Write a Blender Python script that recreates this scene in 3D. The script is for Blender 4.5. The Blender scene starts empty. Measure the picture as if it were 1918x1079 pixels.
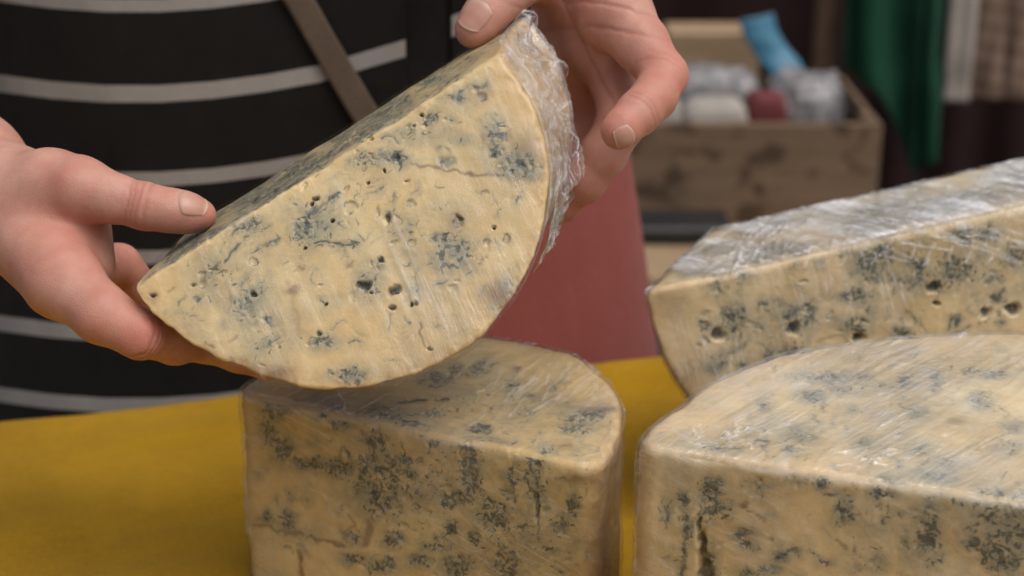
import bpy, math, random
import numpy as np
from mathutils import Vector

# ------------------------------------------------------------------ camera, light, exposure
scene = bpy.context.scene
col = scene.collection
PITCH = math.radians(20.0)
CAM = np.array((0.0, 0.0, 0.48))
LENS = 60.0
FPX = 1918 * LENS / 36.0
RIGHT = np.array((1.0, 0.0, 0.0))
FWD = np.array((0.0, math.cos(PITCH), -math.sin(PITCH)))
UP = np.array((0.0, math.sin(PITCH), math.cos(PITCH)))

cam_data = bpy.data.cameras.new('camera')
cam = bpy.data.objects.new('camera', cam_data)
col.objects.link(cam)
cam.location = CAM
cam.rotation_euler = (math.radians(90) - PITCH, 0, 0)
cam_data.lens = LENS
cam_data.sensor_width = 36.0
cam_data.clip_start = 0.05
cam_data.clip_end = 200.0
cam_data.dof.use_dof = True
cam_data.dof.focus_distance = 0.81
cam_data.dof.aperture_fstop = 7.0
scene.camera = cam

SUN_EL, SUN_AZ = math.radians(62), math.radians(132)      # azimuth: clockwise from +Y
world = bpy.data.worlds.new('World')
scene.world = world
world.use_nodes = True
wn, wl = world.node_tree.nodes, world.node_tree.links
wn.clear()
sky = wn.new('ShaderNodeTexSky')
sky.sky_type = 'NISHITA'
sky.sun_disc = False
sky.sun_elevation = SUN_EL
sky.sun_rotation = SUN_AZ
sky.air_density = 1.0
sky.dust_density = 8.0
sky.ozone_density = 0.6
wbg = wn.new('ShaderNodeBackground')
wbg.inputs['Strength'].default_value = 0.15
wout = wn.new('ShaderNodeOutputWorld')
whs = wn.new('ShaderNodeHueSaturation')          # thin even cloud: little colour left in the sky
whs.inputs['Saturation'].default_value = 0.38
wl.new(sky.outputs[0], whs.inputs['Color'])
wl.new(whs.outputs[0], wbg.inputs['Color'])
wl.new(wbg.outputs[0], wout.inputs['Surface'])

sun_data = bpy.data.lights.new('sun', 'SUN')
sun_data.energy = 1.0
sun_data.angle = math.radians(60)
sun_data.color = (1.0, 0.92, 0.82)
sun = bpy.data.objects.new('sun', sun_data)
col.objects.link(sun)
sd_ = Vector((math.sin(SUN_AZ) * math.cos(SUN_EL), math.cos(SUN_AZ) * math.cos(SUN_EL), math.sin(SUN_EL)))
sun.rotation_euler = sd_.to_track_quat('Z', 'Y').to_euler()

scene.view_settings.view_transform = 'Standard'
scene.view_settings.look = 'None'
scene.view_settings.exposure = -0.20
scene.view_settings.gamma = 1.0
scene.cycles.max_bounces = 6
scene.cycles.diffuse_bounces = 3
scene.cycles.glossy_bounces = 2
scene.cycles.transparent_max_bounces = 8
scene.cycles.caustics_reflective = False
scene.cycles.caustics_refractive = False

# ------------------------------------------------------------------ helpers
def P(px, py, d):
    """point seen at photo pixel (px, py) at axial distance d (metres)"""
    return CAM + d * (FWD + (px - 959) / FPX * RIGHT - (py - 539.5) / FPX * UP)

def proj(pts):
    q = np.asarray(pts) - CAM
    d = q @ FWD
    return 959 + FPX * (q @ RIGHT) / d, 539.5 - FPX * (q @ UP) / d, d

def _h(ix, iy, iz, seed):
    n = (ix.astype(np.uint32) * np.uint32(73856093)) ^ (iy.astype(np.uint32) * np.uint32(19349663)) ^ (iz.astype(np.uint32) * np.uint32(83492791))
    n = n + np.uint32((seed * 2654435761) & 0xffffffff)
    n = (n ^ (n >> np.uint32(15))) * np.uint32(2246822519)
    n = (n ^ (n >> np.uint32(13))) * np.uint32(3266489917)
    return ((n ^ (n >> np.uint32(16))) & np.uint32(0xffffff)).astype(np.float32) / 16777215.0

def noise(p, scale=1.0, seed=0):
    p = np.asarray(p, dtype=np.float64) * scale
    f = np.floor(p); i = f.astype(np.int64); t = (p - f).astype(np.float32)
    t = t * t * t * (t * (t * 6 - 15) + 10)
    r = 0.0
    for dx in (0, 1):
        wx = t[:, 0] if dx else 1 - t[:, 0]
        for dy in (0, 1):
            wy = t[:, 1] if dy else 1 - t[:, 1]
            for dz in (0, 1):
                wz = t[:, 2] if dz else 1 - t[:, 2]
                r = r + wx * wy * wz * _h(i[:, 0] + dx, i[:, 1] + dy, i[:, 2] + dz, seed)
    return r * 2 - 1

def fbm(p, scale, seed=0, octv=3):
    r = 0.0; a = 1.0; s = 0.0
    for o in range(octv):
        r = r + a * noise(p, scale * 2.03 ** o, seed + 17 * o); s += a; a *= 0.5
    return r / s

def mk(name, verts, faces, mat, parent=None, base=(0, 0, 0), smooth=True, attrs=None):
    """one mesh object from numpy arrays; faces: list of (n,k) int arrays"""
    if isinstance(faces, np.ndarray):
        faces = [faces]
    V = np.asarray(verts, dtype=np.float32) - np.asarray(base, dtype=np.float32)
    me = bpy.data.meshes.new(name)
    me.vertices.add(len(V)); me.vertices.foreach_set('co', V.ravel())
    faces = [np.asarray(f, dtype=np.int32) for f in faces if len(f)]
    tot = np.concatenate([np.full(len(f), f.shape[1], dtype=np.int32) for f in faces])
    idx = np.concatenate([f.ravel() for f in faces])
    me.loops.add(len(idx)); me.loops.foreach_set('vertex_index', idx)
    me.polygons.add(len(tot))
    st = np.concatenate(([0], np.cumsum(tot)[:-1])).astype(np.int32)
    me.polygons.foreach_set('loop_start', st); me.polygons.foreach_set('loop_total', tot)
    me.polygons.foreach_set('use_smooth', np.full(len(tot), smooth))
    me.update(calc_edges=True); me.validate()
    for k, a in (attrs or {}).items():
        a = np.asarray(a, dtype=np.float32)
        if a.ndim == 1:
            me.attributes.new(k, 'FLOAT', 'POINT').data.foreach_set('value', a)
        else:
            me.attributes.new(k, 'FLOAT_VECTOR', 'POINT').data.foreach_set('vector', a.ravel())
    me.materials.append(mat)
    o = bpy.data.objects.new(name, me)
    col.objects.link(o)
    if parent is not None:
        o.parent = parent
        if parent.type == 'MESH' or parent.get('_base') is None:
            pass
    else:
        o.location = base
    return o

def empty(name, loc, label=None, cat=None, group=None):
    o = bpy.data.objects.new(name, None)
    o.empty_display_size = 0.05
    o.location = loc
    col.objects.link(o)
    tag(o, label, cat, group)
    return o

def tag(o, label=None, cat=None, group=None, kind=None):
    if label: o['label'] = label
    if cat: o['category'] = cat
    if group: o['group'] = group
    if kind: o['kind'] = kind
    return o

def gridf(n, m, wrap_n=False):
    """quads of an n x m vertex grid (index i*m+j)"""
    a = np.arange(n if wrap_n else n - 1); b = np.arange(m - 1)
    A, B = np.meshgrid(a, b, indexing='ij')
    A2 = (A + 1) % n
    return np.stack([A * m + B, A2 * m + B, A2 * m + B + 1, A * m + B + 1], -1).reshape(-1, 4)

def rbox(cx, cy, cz, sx, sy, sz, bev=0.004, rz=0.0, jit=0.0, seed=0):
    """bevelled box: verts, faces (a subdivided superellipsoid-free chamfer box)"""
    hx, hy, hz = sx / 2, sy / 2, sz / 2
    bev = min(bev, hx * .9, hy * .9, hz * .9)
    vs = []; fs = []
    # 24 vertices: each corner gives three
    key = {}
    for X in (-1, 1):
        for Y in (-1, 1):
            for Z in (-1, 1):
                for k in range(3):
                    v = [X * (hx - bev), Y * (hy - bev), Z * (hz - bev)]
                    v[k] = (X * hx, Y * hy, Z * hz)[k]
                    key[(X, Y, Z, k)] = len(vs); vs.append(v)
    q = []; t = []
    def quad(pts):
        c = np.mean([vs[i] for i in pts], axis=0)
        n = np.cross(np.subtract(vs[pts[1]], vs[pts[0]]), np.subtract(vs[pts[2]], vs[pts[0]]))
        return pts if np.dot(n, c) > 0 else pts[::-1]
    for k in range(3):
        a, b = [i for i in range(3) if i != k]
        for S in (-1, 1):
            pts = []
            for (A, B) in ((-1, -1), (1, -1), (1, 1), (-1, 1)):
                s = [0, 0, 0]; s[k] = S; s[a] = A; s[b] = B
                pts.append(key[(*s, k)])
            q.append(quad(pts))
    for k in range(3):
        a, b = [i for i in range(3) if i != k]
        for A in (-1, 1):
            for B in (-1, 1):
                s1 = [0, 0, 0]; s1[a] = A; s1[b] = B
                s0 = list(s1); s0[k] = -1; s2 = list(s1); s2[k] = 1
                q.append(quad([key[(*s0, a)], key[(*s2, a)], key[(*s2, b)], key[(*s0, b)]]))
    for X in (-1, 1):
        for Y in (-1, 1):
            for Z in (-1, 1):
                t.append(quad([key[(X, Y, Z, k)] for k in range(3)]))
    V = np.array(vs)
    if jit:
        rng = np.random.default_rng(seed); V = V + rng.normal(0, jit, V.shape)
    c, s = math.cos(rz), math.sin(rz)
    V = np.stack([V[:, 0] * c - V[:, 1] * s + cx, V[:, 0] * s + V[:, 1] * c + cy, V[:, 2] + cz], -1)
    return V, [np.array(q), np.array(t)]

# ------------------------------------------------------------------ materials
class NT:
    def __init__(self, name):
        self.m = bpy.data.materials.new(name); self.m.use_nodes = True
        self.t = self.m.node_tree; self.t.nodes.clear()
        self.out = self.t.nodes.new('ShaderNodeOutputMaterial')
    def n(self, typ, **kw):
        x = self.t.nodes.new(typ)
        for k, v in kw.items():
            if k.startswith('i_'):
                self.put(x, k[2:].replace('_', ' '), v)
            else:
                setattr(x, k, v)
        return x
    def put(self, node, sock, v):
        s = node.inputs[sock] if not isinstance(sock, int) else node.inputs[sock]
        if isinstance(v, bpy.types.NodeSocket):
            self.t.links.new(v, s)
        else:
            s.default_value = v
    def math(self, op, a, b=0.0, c=None, clamp=False):
        x = self.t.nodes.new('ShaderNodeMath'); x.operation = op; x.use_clamp = clamp
        self.put(x, 0, a); self.put(x, 1, b)
        if c is not None: self.put(x, 2, c)
        return x.outputs[0]
    def mix(self, fac, a, b):
        x = self.t.nodes.new('ShaderNodeMix'); x.data_type = 'RGBA'
        self.put(x, 0, fac)
        for i, v in ((6, a), (7, b)):
            if isinstance(v, bpy.types.NodeSocket): self.t.links.new(v, x.inputs[i])
            else: x.inputs[i].default_value = (*v, 1) if len(v) == 3 else v
        return x.outputs[2]
    def noise(self, vec, scale, detail=4, rough=0.55, dist=0.0):
        x = self.t.nodes.new('ShaderNodeTexNoise')
        self.put(x, 'Vector', vec); x.inputs['Scale'].default_value = scale
        x.inputs['Detail'].default_value = detail; x.inputs['Roughness'].default_value = rough
        x.inputs['Distortion'].default_value = dist
        return x.outputs['Fac']
    def ss(self, v, lo, hi):
        x = self.t.nodes.new('ShaderNodeMapRange'); x.interpolation_type = 'SMOOTHSTEP'
        self.put(x, 'Value', v); self.put(x, 'From Min', lo); self.put(x, 'From Max', hi)
        return x.outputs[0]
    def attr(self, name, vec=False):
        x = self.t.nodes.new('ShaderNodeAttribute'); x.attribute_name = name
        return x.outputs['Vector'] if vec else x.outputs['Fac']
    def obj(self):
        return self.t.nodes.new('ShaderNodeTexCoord').outputs['Object']
    def scaled(self, vec, s):
        x = self.t.nodes.new('ShaderNodeMapping'); self.put(x, 'Vector', vec)
        x.inputs['Scale'].default_value = s
        return x.outputs[0]
    def bump(self, h, strength=0.3, dist=0.001, normal=None):
        x = self.t.nodes.new('ShaderNodeBump'); self.put(x, 'Height', h)
        x.inputs['Strength'].default_value = strength; x.inputs['Distance'].default_value = dist
        if normal is not None: self.put(x, 'Normal', normal)
        return x.outputs[0]
    def principled(self, **kw):
        x = self.t.nodes.new('ShaderNodeBsdfPrincipled')
        for k, v in kw.items():
            k = k.replace('_', ' ')
            if k in ('Base Color', 'Sheen Tint', 'Subsurface Radius') and not isinstance(v, bpy.types.NodeSocket):
                v = (*v, 1) if (k != 'Subsurface Radius') else v
            self.put(x, k, v)
        self.t.links.new(x.outputs[0], self.out.inputs['Surface'])
        return x

def mat_cheese(name, cream, deep, brown=(0.26, 0.15, 0.075)):
    t = NT(name); o = t.obj()
    mold, dark, rind, br = t.attr('mold'), t.attr('dark'), t.attr('rind'), t.attr('brown')
    n1 = t.noise(o, 28, 5, 0.6, 0.4)
    n2 = t.noise(o, 9, 3, 0.5)
    n3 = t.noise(o, 150, 6, 0.62, 0.6)
    n4 = t.noise(o, 420, 5, 0.65, 1.2)
    base = t.mix(t.ss(n1, 0.3, 0.7), deep, cream)
    base = t.mix(t.math('MULTIPLY', t.ss(n2, 0.45, 0.75), 0.35), base, (0.60, 0.38, 0.15))
    base = t.mix(t.math('MULTIPLY', t.ss(n3, 0.5, 0.72), 0.30), base, (0.72, 0.56, 0.33))
    base = t.mix(t.math('MULTIPLY', t.ss(t.noise(o, 16, 4, 0.6, 0.8), 0.52, 0.72), 0.20), base, (0.55, 0.36, 0.20))
    # tiny crumb cracks
    ck = t.math('ABSOLUTE', t.math('SUBTRACT', t.noise(o, 75, 6, 0.7, 0.8), 0.5))
    ckm = t.math('MULTIPLY', t.ss(ck, 0.012, 0.0), t.ss(t.noise(o, 40, 3), 0.52, 0.68))
    base = t.mix(t.math('MULTIPLY', ckm, 0.5), base, (0.20, 0.12, 0.05))
    # rind: tan skin near the outside of the wheel
    rn = t.math('MULTIPLY', rind, t.math('ADD', 0.55, t.math('MULTIPLY', n1, 0.8)), clamp=True)
    base = t.mix(rn, base, t.mix(t.ss(n3, 0.35, 0.7), (0.42, 0.26, 0.115), (0.62, 0.43, 0.22)))
    base = t.mix(t.math('MULTIPLY', br, t.math('ADD', 0.35, n3), clamp=True), base, brown)
    # bloom of blue mould around the veins
    hz = t.math('MULTIPLY', t.math('MULTIPLY', mold, 1.25), t.ss(t.noise(o, 80, 7, 0.72, 1.1), 0.22, 0.60), clamp=True)
    base = t.mix(t.math('MULTIPLY', hz, 0.78), base, t.mix(t.ss(n3, 0.35, 0.65), (0.150, 0.175, 0.152), (0.30, 0.290, 0.215)))
    # broken specks inside the bloom
    thr = t.math('SUBTRACT', 0.72, t.math('MULTIPLY', mold, 0.23))
    sp = t.ss(t.math('SUBTRACT', t.noise(o, 210, 6, 0.66, 1.6), thr), 0.0, 0.055)
    sp = t.math('MULTIPLY', sp, t.ss(mold, 0.08, 0.35))
    base = t.mix(t.math('MULTIPLY', sp, 0.85), base, (0.070, 0.085, 0.080))
    # drawn veins, rings and holes
    dk = t.ss(t.math('ADD', dark, t.math('MULTIPLY', t.math('SUBTRACT', t.noise(o, 330, 5, 0.7, 1.0), 0.5), 1.5)), 0.22, 0.98)
    base = t.mix(t.math('MULTIPLY', dk, 0.88), base, t.mix(t.ss(n3, 0.35, 0.65), (0.030, 0.035, 0.034), (0.105, 0.125, 0.118)))
    h = t.math('ADD', t.math('MULTIPLY', n3, 0.6), t.math('MULTIPLY', n4, 0.35))
    h = t.math('SUBTRACT', h, t.math('ADD', t.math('MULTIPLY', ckm, 0.5), t.math('MULTIPLY', sp, 0.4)))
    bp = t.bump(h, 0.32, 0.0012)
    t.principled(Base_Color=base, Roughness=t.math('ADD', 0.30, t.math('MULTIPLY', n3, 0.22)), Normal=bp,
                 Subsurface_Weight=0.25, Subsurface_Radius=(0.0045, 0.003, 0.0014), Subsurface_Scale=1.0,
                 Specular_IOR_Level=0.5)
    return t.m

def mat_film(name, gain=1.0, milk_sheen=0.0, ridges=0.6, fine=420.0, rough=0.13):
    """thin clear plastic: mostly transparent, mirror-like at grazing angles, with stretch wrinkles"""
    t = NT(name); uv = t.attr('fuv', True); o = t.obj()
    s1 = t.noise(t.scaled(uv, (14, fine, 14)), 1.0, 4, 0.6, 0.3)
    s2 = t.noise(t.scaled(uv, (45, 130, 45)), 1.0, 5, 0.6, 0.8)
    s3 = t.noise(o, 24, 4, 0.55, 0.5)
    line = t.math('SUBTRACT', 1.0, t.ss(t.math('ABSOLUTE', t.math('SUBTRACT', s1, 0.5)), 0.0, 0.022))  # thin white highlights painted along the stretch direction
    h = t.math('ADD', t.math('MULTIPLY', s1, 0.5), t.math('MULTIPLY', s2, 0.9))
    h = t.math('ADD', h, t.math('MULTIPLY', s3, 1.6))
    bp = t.bump(h, ridges, 0.0035)
    fr = t.n('ShaderNodeFresnel'); fr.inputs['IOR'].default_value = 1.5
    t.t.links.new(bp, fr.inputs['Normal'])
    area = t.ss(t.noise(o, 13, 3, 0.5), 0.36, 0.62)
    fac = t.math('MULTIPLY', t.math('MINIMUM', t.math('MULTIPLY', fr.outputs[0], t.attr('gloss')), t.math('ADD', 0.16, t.math('MULTIPLY', t.attr('gloss'), 0.15))), t.math('MULTIPLY', gain, t.math('ADD', 0.35, t.math('MULTIPLY', area, 0.75))), clamp=True)
    tr = t.n('ShaderNodeBsdfTransparent'); tr.inputs[0].default_value = (0.985, 0.985, 0.98, 1)
    gl = t.n('ShaderNodeBsdfGlossy'); gl.inputs['Roughness'].default_value = rough
    t.t.links.new(bp, gl.inputs['Normal'])
    di = t.n('ShaderNodeBsdfDiffuse'); di.inputs[0].default_value = (0.86, 0.86, 0.87, 1)  # white diffuse layer: milky film, also painted glints and sky sheen
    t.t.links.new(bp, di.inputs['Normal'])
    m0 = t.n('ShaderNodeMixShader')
    mk_ = t.math('ADD', t.math('MULTIPLY', t.attr('milk_sheen'), t.math('ADD', 0.25, t.math('MULTIPLY', t.ss(s2, 0.35, 0.75), 0.75))),
                 t.math('MULTIPLY', t.math('MULTIPLY', line, area), t.math('MULTIPLY', milk_sheen, t.math('MINIMUM', t.attr('gloss'), 1.6))), clamp=True)
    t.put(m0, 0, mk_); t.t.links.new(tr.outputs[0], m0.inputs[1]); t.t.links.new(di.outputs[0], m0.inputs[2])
    m1 = t.n('ShaderNodeMixShader')
    t.put(m1, 0, fac); t.t.links.new(m0.outputs[0], m1.inputs[1]); t.t.links.new(gl.outputs[0], m1.inputs[2])
    t.t.links.new(m1.outputs[0], t.out.inputs['Surface'])
    return t.m

def mat_skin():
    t = NT('skin'); o = t.obj()
    red, pale, cre = t.attr('red'), t.attr('nail'), t.attr('crease')
    n1 = t.noise(o, 45, 4, 0.6); n2 = t.noise(o, 260, 4, 0.6); n3 = t.noise(o, 900, 3, 0.6)
    c = t.mix(t.ss(n1, 0.3, 0.7), (0.42, 0.205, 0.155), (0.51, 0.285, 0.222))
    c = t.mix(t.math('MULTIPLY', t.ss(n2, 0.45, 0.7), 0.3), c, (0.50, 0.22, 0.155))
    c = t.mix(t.math('MULTIPLY', red, 0.8), c, (0.45, 0.140, 0.105))
    c = t.mix(t.math('MULTIPLY', cre, 0.55), c, (0.30, 0.10, 0.065))
    c = t.mix(t.math('MULTIPLY', pale, t.attr('nail_pale')), c, (0.66, 0.46, 0.36))
    vor = t.n('ShaderNodeTexVoronoi'); vor.feature = 'DISTANCE_TO_EDGE'; vor.inputs['Scale'].default_value = 620
    t.t.links.new(o, vor.inputs['Vector'])
    h = t.math('ADD', t.math('MULTIPLY', n2, 0.6), t.math('MULTIPLY', t.ss(vor.outputs[0], 0.0, 0.25), 0.22))
    h = t.math('ADD', h, t.math('MULTIPLY', n3, 0.15))
    h = t.math('MULTIPLY', h, t.math('SUBTRACT', 1.0, pale))
    bp = t.bump(h, 0.22, 0.0010)
    r = t.math('SUBTRACT', t.math('ADD', 0.46, t.math('MULTIPLY', n2, 0.12)), t.math('MULTIPLY', pale, 0.2))
    t.principled(Base_Color=c, Roughness=r, Normal=bp, Subsurface_Weight=0.25,
                 Subsurface_Radius=(0.008, 0.003, 0.0018), Subsurface_Scale=0.7, Specular_IOR_Level=0.4)
    return t.m

def mat_cloth(name, c1, c2, scale=900, bump=0.25, rough=0.9, blotch=18, sheen=0.15):
    t = NT(name); o = t.obj()
    n1 = t.noise(o, blotch, 4, 0.6); n2 = t.noise(o, scale, 3, 0.6)
    wx = t.n('ShaderNodeTexWave'); wx.inputs['Scale'].default_value = scale * 0.35; wx.bands_direction = 'X'
    wz = t.n('ShaderNodeTexWave'); wz.inputs['Scale'].default_value = scale * 0.35; wz.bands_direction = 'Z'
    for w in (wx, wz):
        t.t.links.new(o, w.inputs['Vector']); w.inputs['Distortion'].default_value = 1.5
    weave = t.math('MULTIPLY', wx.outputs['Fac'], wz.outputs['Fac'])
    c = t.mix(t.ss(t.math('ADD', t.math('MULTIPLY', n1, 0.5), t.math('MULTIPLY', t.noise(o, scale * 0.32, 4, 0.7), 0.5)), 0.3, 0.7), c1, c2)
    bp = t.bump(t.math('ADD', n2, weave), bump, 0.0008)
    t.principled(Base_Color=c, Roughness=rough, Normal=bp, Sheen_Weight=sheen, Specular_IOR_Level=0.2)
    return t.m

def mat_apron():
    t = NT('striped_apron_cloth'); o = t.obj()
    s = t.attr('stripe'); on = t.attr('stripe_on')
    n2 = t.noise(o, 1100, 3, 0.6); n1 = t.noise(o, 40, 4, 0.6)
    tw = t.noise(t.scaled(o, (1400, 60, 300)), 1.0, 2, 0.5)
    edge = t.math('ADD', s, t.math('MULTIPLY', t.math('SUBTRACT', n2, 0.5), 0.12))
    m = t.math('MULTIPLY', t.ss(edge, 0.44, 0.56), t.ss(on, 0.4, 0.6))
    grey = t.mix(t.math('ADD', t.math('MULTIPLY', tw, 0.6), t.math('MULTIPLY', n1, 0.4)), (0.22, 0.205, 0.195), (0.40, 0.38, 0.36))
    blk = t.mix(n1, (0.008, 0.0075, 0.0075), (0.018, 0.016, 0.015))
    bp = t.bump(t.math('ADD', n2, tw), 0.3, 0.0008)
    t.principled(Base_Color=t.mix(m, blk, grey), Roughness=0.92, Normal=bp, Sheen_Weight=0.03, Specular_IOR_Level=0.12)
    return t.m

def mat_plain(name, c1, c2, scale=30, rough=0.6, stretch=(1, 1, 1), bump=0.2, spec=0.4, coat=0.0, knots=None):
    t = NT(name); o = t.obj()
    n1 = t.noise(t.scaled(o, stretch), scale, 5, 0.6, 0.5); n2 = t.noise(o, scale * 9, 4, 0.6)
    c = t.mix(t.math('ADD', t.math('MULTIPLY', t.ss(n1, 0.3, 0.7), 0.8), t.math('MULTIPLY', n2, 0.2)), c1, c2)
    if knots:
        k = t.ss(t.noise(t.scaled(o, (1, 1, 1.3)), 22, 2, 0.5), 0.54, 0.66)
        c = t.mix(t.math('MULTIPLY', k, 0.85), c, knots)
    t.principled(Base_Color=c, Roughness=rough, Normal=t.bump(t.math('ADD', n1, n2), bump, 0.002), Specular_IOR_Level=spec, Coat_Weight=coat)
    return t.m

M = {}
M['ground'] = mat_plain('ground_paving', (0.035, 0.032, 0.030), (0.06, 0.055, 0.05), 12, 0.9)
M['yellow'] = mat_cloth('yellow_cloth', (0.31, 0.166, 0.004), (0.42, 0.235, 0.008), 1000, 0.35, 0.92, 14, 0.05)
M['wood'] = mat_plain('pale_wood', (0.24, 0.16, 0.09), (0.33, 0.235, 0.145), 8, 0.65, (1, 8, 8))
M['tabletop'] = mat_plain('table_wood', (0.25, 0.17, 0.09), (0.34, 0.24, 0.14), 8, 0.6, (1, 8, 8))
M['crate'] = mat_plain('crate_wood', (0.125, 0.080, 0.049), (0.185, 0.125, 0.078), 7, 0.8, (1, 7, 7), knots=(0.05, 0.028, 0.014))
M['darkwood'] = mat_plain('dark_wood', (0.045, 0.026, 0.015), (0.09, 0.052, 0.03), 9, 0.7, (8, 8, 1))
M['cheese'] = mat_cheese('blue_cheese_paste', (0.69, 0.535, 0.285), (0.61, 0.430, 0.195))
M['cheese_pale'] = mat_cheese('pale_blue_cheese_paste', (0.77, 0.635, 0.41), (0.70, 0.515, 0.265))
M['skin'] = mat_skin()
M['black'] = mat_cloth('black_cloth', (0.008, 0.007, 0.007), (0.016, 0.014, 0.013), 900, 0.25, 0.9, 25, 0.03)
M['red'] = mat_cloth('rust_red_cloth', (0.195, 0.052, 0.045), (0.265, 0.074, 0.063), 900, 0.2, 0.9, 9, 0.05)
M['apron'] = mat_apron()
M['strap'] = mat_cloth('brown_strap_webbing', (0.10, 0.072, 0.052), (0.15, 0.108, 0.08), 1200, 0.4, 0.85, 40, 0.05)

# ------------------------------------------------------------------ the setting
g = mk('ground', np.array([(-60, -60, -0.9), (60, -60, -0.9), (60, 60, -0.9), (-60, 60, -0.9)], float), np.array([[0, 1, 2, 3]]), M['ground'])
tag(g, kind='structure')

# table with its yellow cloth, turned 14 degrees to the camera
TROT = math.radians(14.4)
TE = np.array((math.cos(TROT), math.sin(TROT), 0)); TN = np.array((-math.sin(TROT), math.cos(TROT), 0))
TB = np.array((-0.345, 1.052, 0.0))          # a point on the back edge
def T(u, v, z): return TB + u * TE + v * TN + np.array((0, 0, z))
tc = T(0.45, -0.40, -0.9)
table = empty('market_table', tc, 'wooden trestle table carrying the yellow cloth and cut cheeses', 'table')
def part_box(name, parent, c, size, mat, bev=0.004, rz=0.0, jit=0.0, seed=0):
    V, F = rbox(*c, *size, bev, rz, jit, seed)
    return mk(name, V, F, mat, parent, np.array(parent.matrix_world.translation) if parent.matrix_world.translation.length else np.array(parent.location), smooth=False)
part_box('tabletop', table, T(0.45, -0.40, -0.022), (1.84, 0.785, 0.035), M['tabletop'], 0.004, TROT)
for u in (-0.38, 1.28):
    for v in (-0.74, -0.06):
        part_box('leg', table, T(u, v, -0.4695), (0.05, 0.05, 0.861), M['tabletop'], 0.004, TROT)
def tablecloth():
    nu, nv = 220, 150
    U = np.linspace(-0.78, 1.68, nu); Vv = np.linspace(-1.05, 0.07, nv)
    A, B = np.meshgrid(U, Vv, indexing='ij'); A = A.ravel(); B = B.ravel()
    # fold the sheet over the edges of the table top
    zz = np.zeros_like(A); a = A.copy(); b = B.copy()
    for arr, lo, hi, nm in ((a, -0.475, 1.375, 'a'), (b, -0.795, 0.0, 'b')):
        ol = np.clip(lo - arr, 0, None); oh = np.clip(arr - hi, 0, None)
        zz -= ol + oh
        arr[:] = np.clip(arr, lo - 0.012, hi + 0.012) 
    q = np.stack([A, B, np.zeros_like(A)], -1)
    lift = 0.0040 * np.clip(fbm(q * np.array((1, 2.2, 1)), 9, 5, 3), -0.3, 1) + 0.0035 * np.exp(-((B + 0.02) / 0.03) ** 2) * (1 + noise(q, 6, 9))
    # soft ridge of cloth at the back edge
    lift += 0.012 * np.exp(-((B + 0.035) / 0.022) ** 2) * np.clip((A - 0.30) / 0.12, 0, 1) * np.clip((0.75 - A) / 0.1, 0, 1)
    b = b + np.where(B > -0.1, 0.006 * noise(q, 4.5, 3) + 0.003 * noise(q, 14, 4), 0)
    flare = np.where(zz < 0, 0.010 * np.sin(A * 34 + 2 * noise(q, 5, 8)) * np.clip(-zz * 6, 0, 1), 0)
    W = TB + a[:, None] * TE + (b + flare)[:, None] * TN
    W[:, 2] = zz + np.where(zz < 0, 0, lift + 0.0005) + 0.0
    o = mk('tablecloth', W, gridf(nu, nv), M['yellow'])
    md = o.modifiers.new('thickness', 'SOLIDIFY'); md.thickness = 0.0016; md.offset = 1.0
    tag(o, 'mustard yellow cloth spread over the table under the cheeses', 'tablecloth')
tablecloth()

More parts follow.
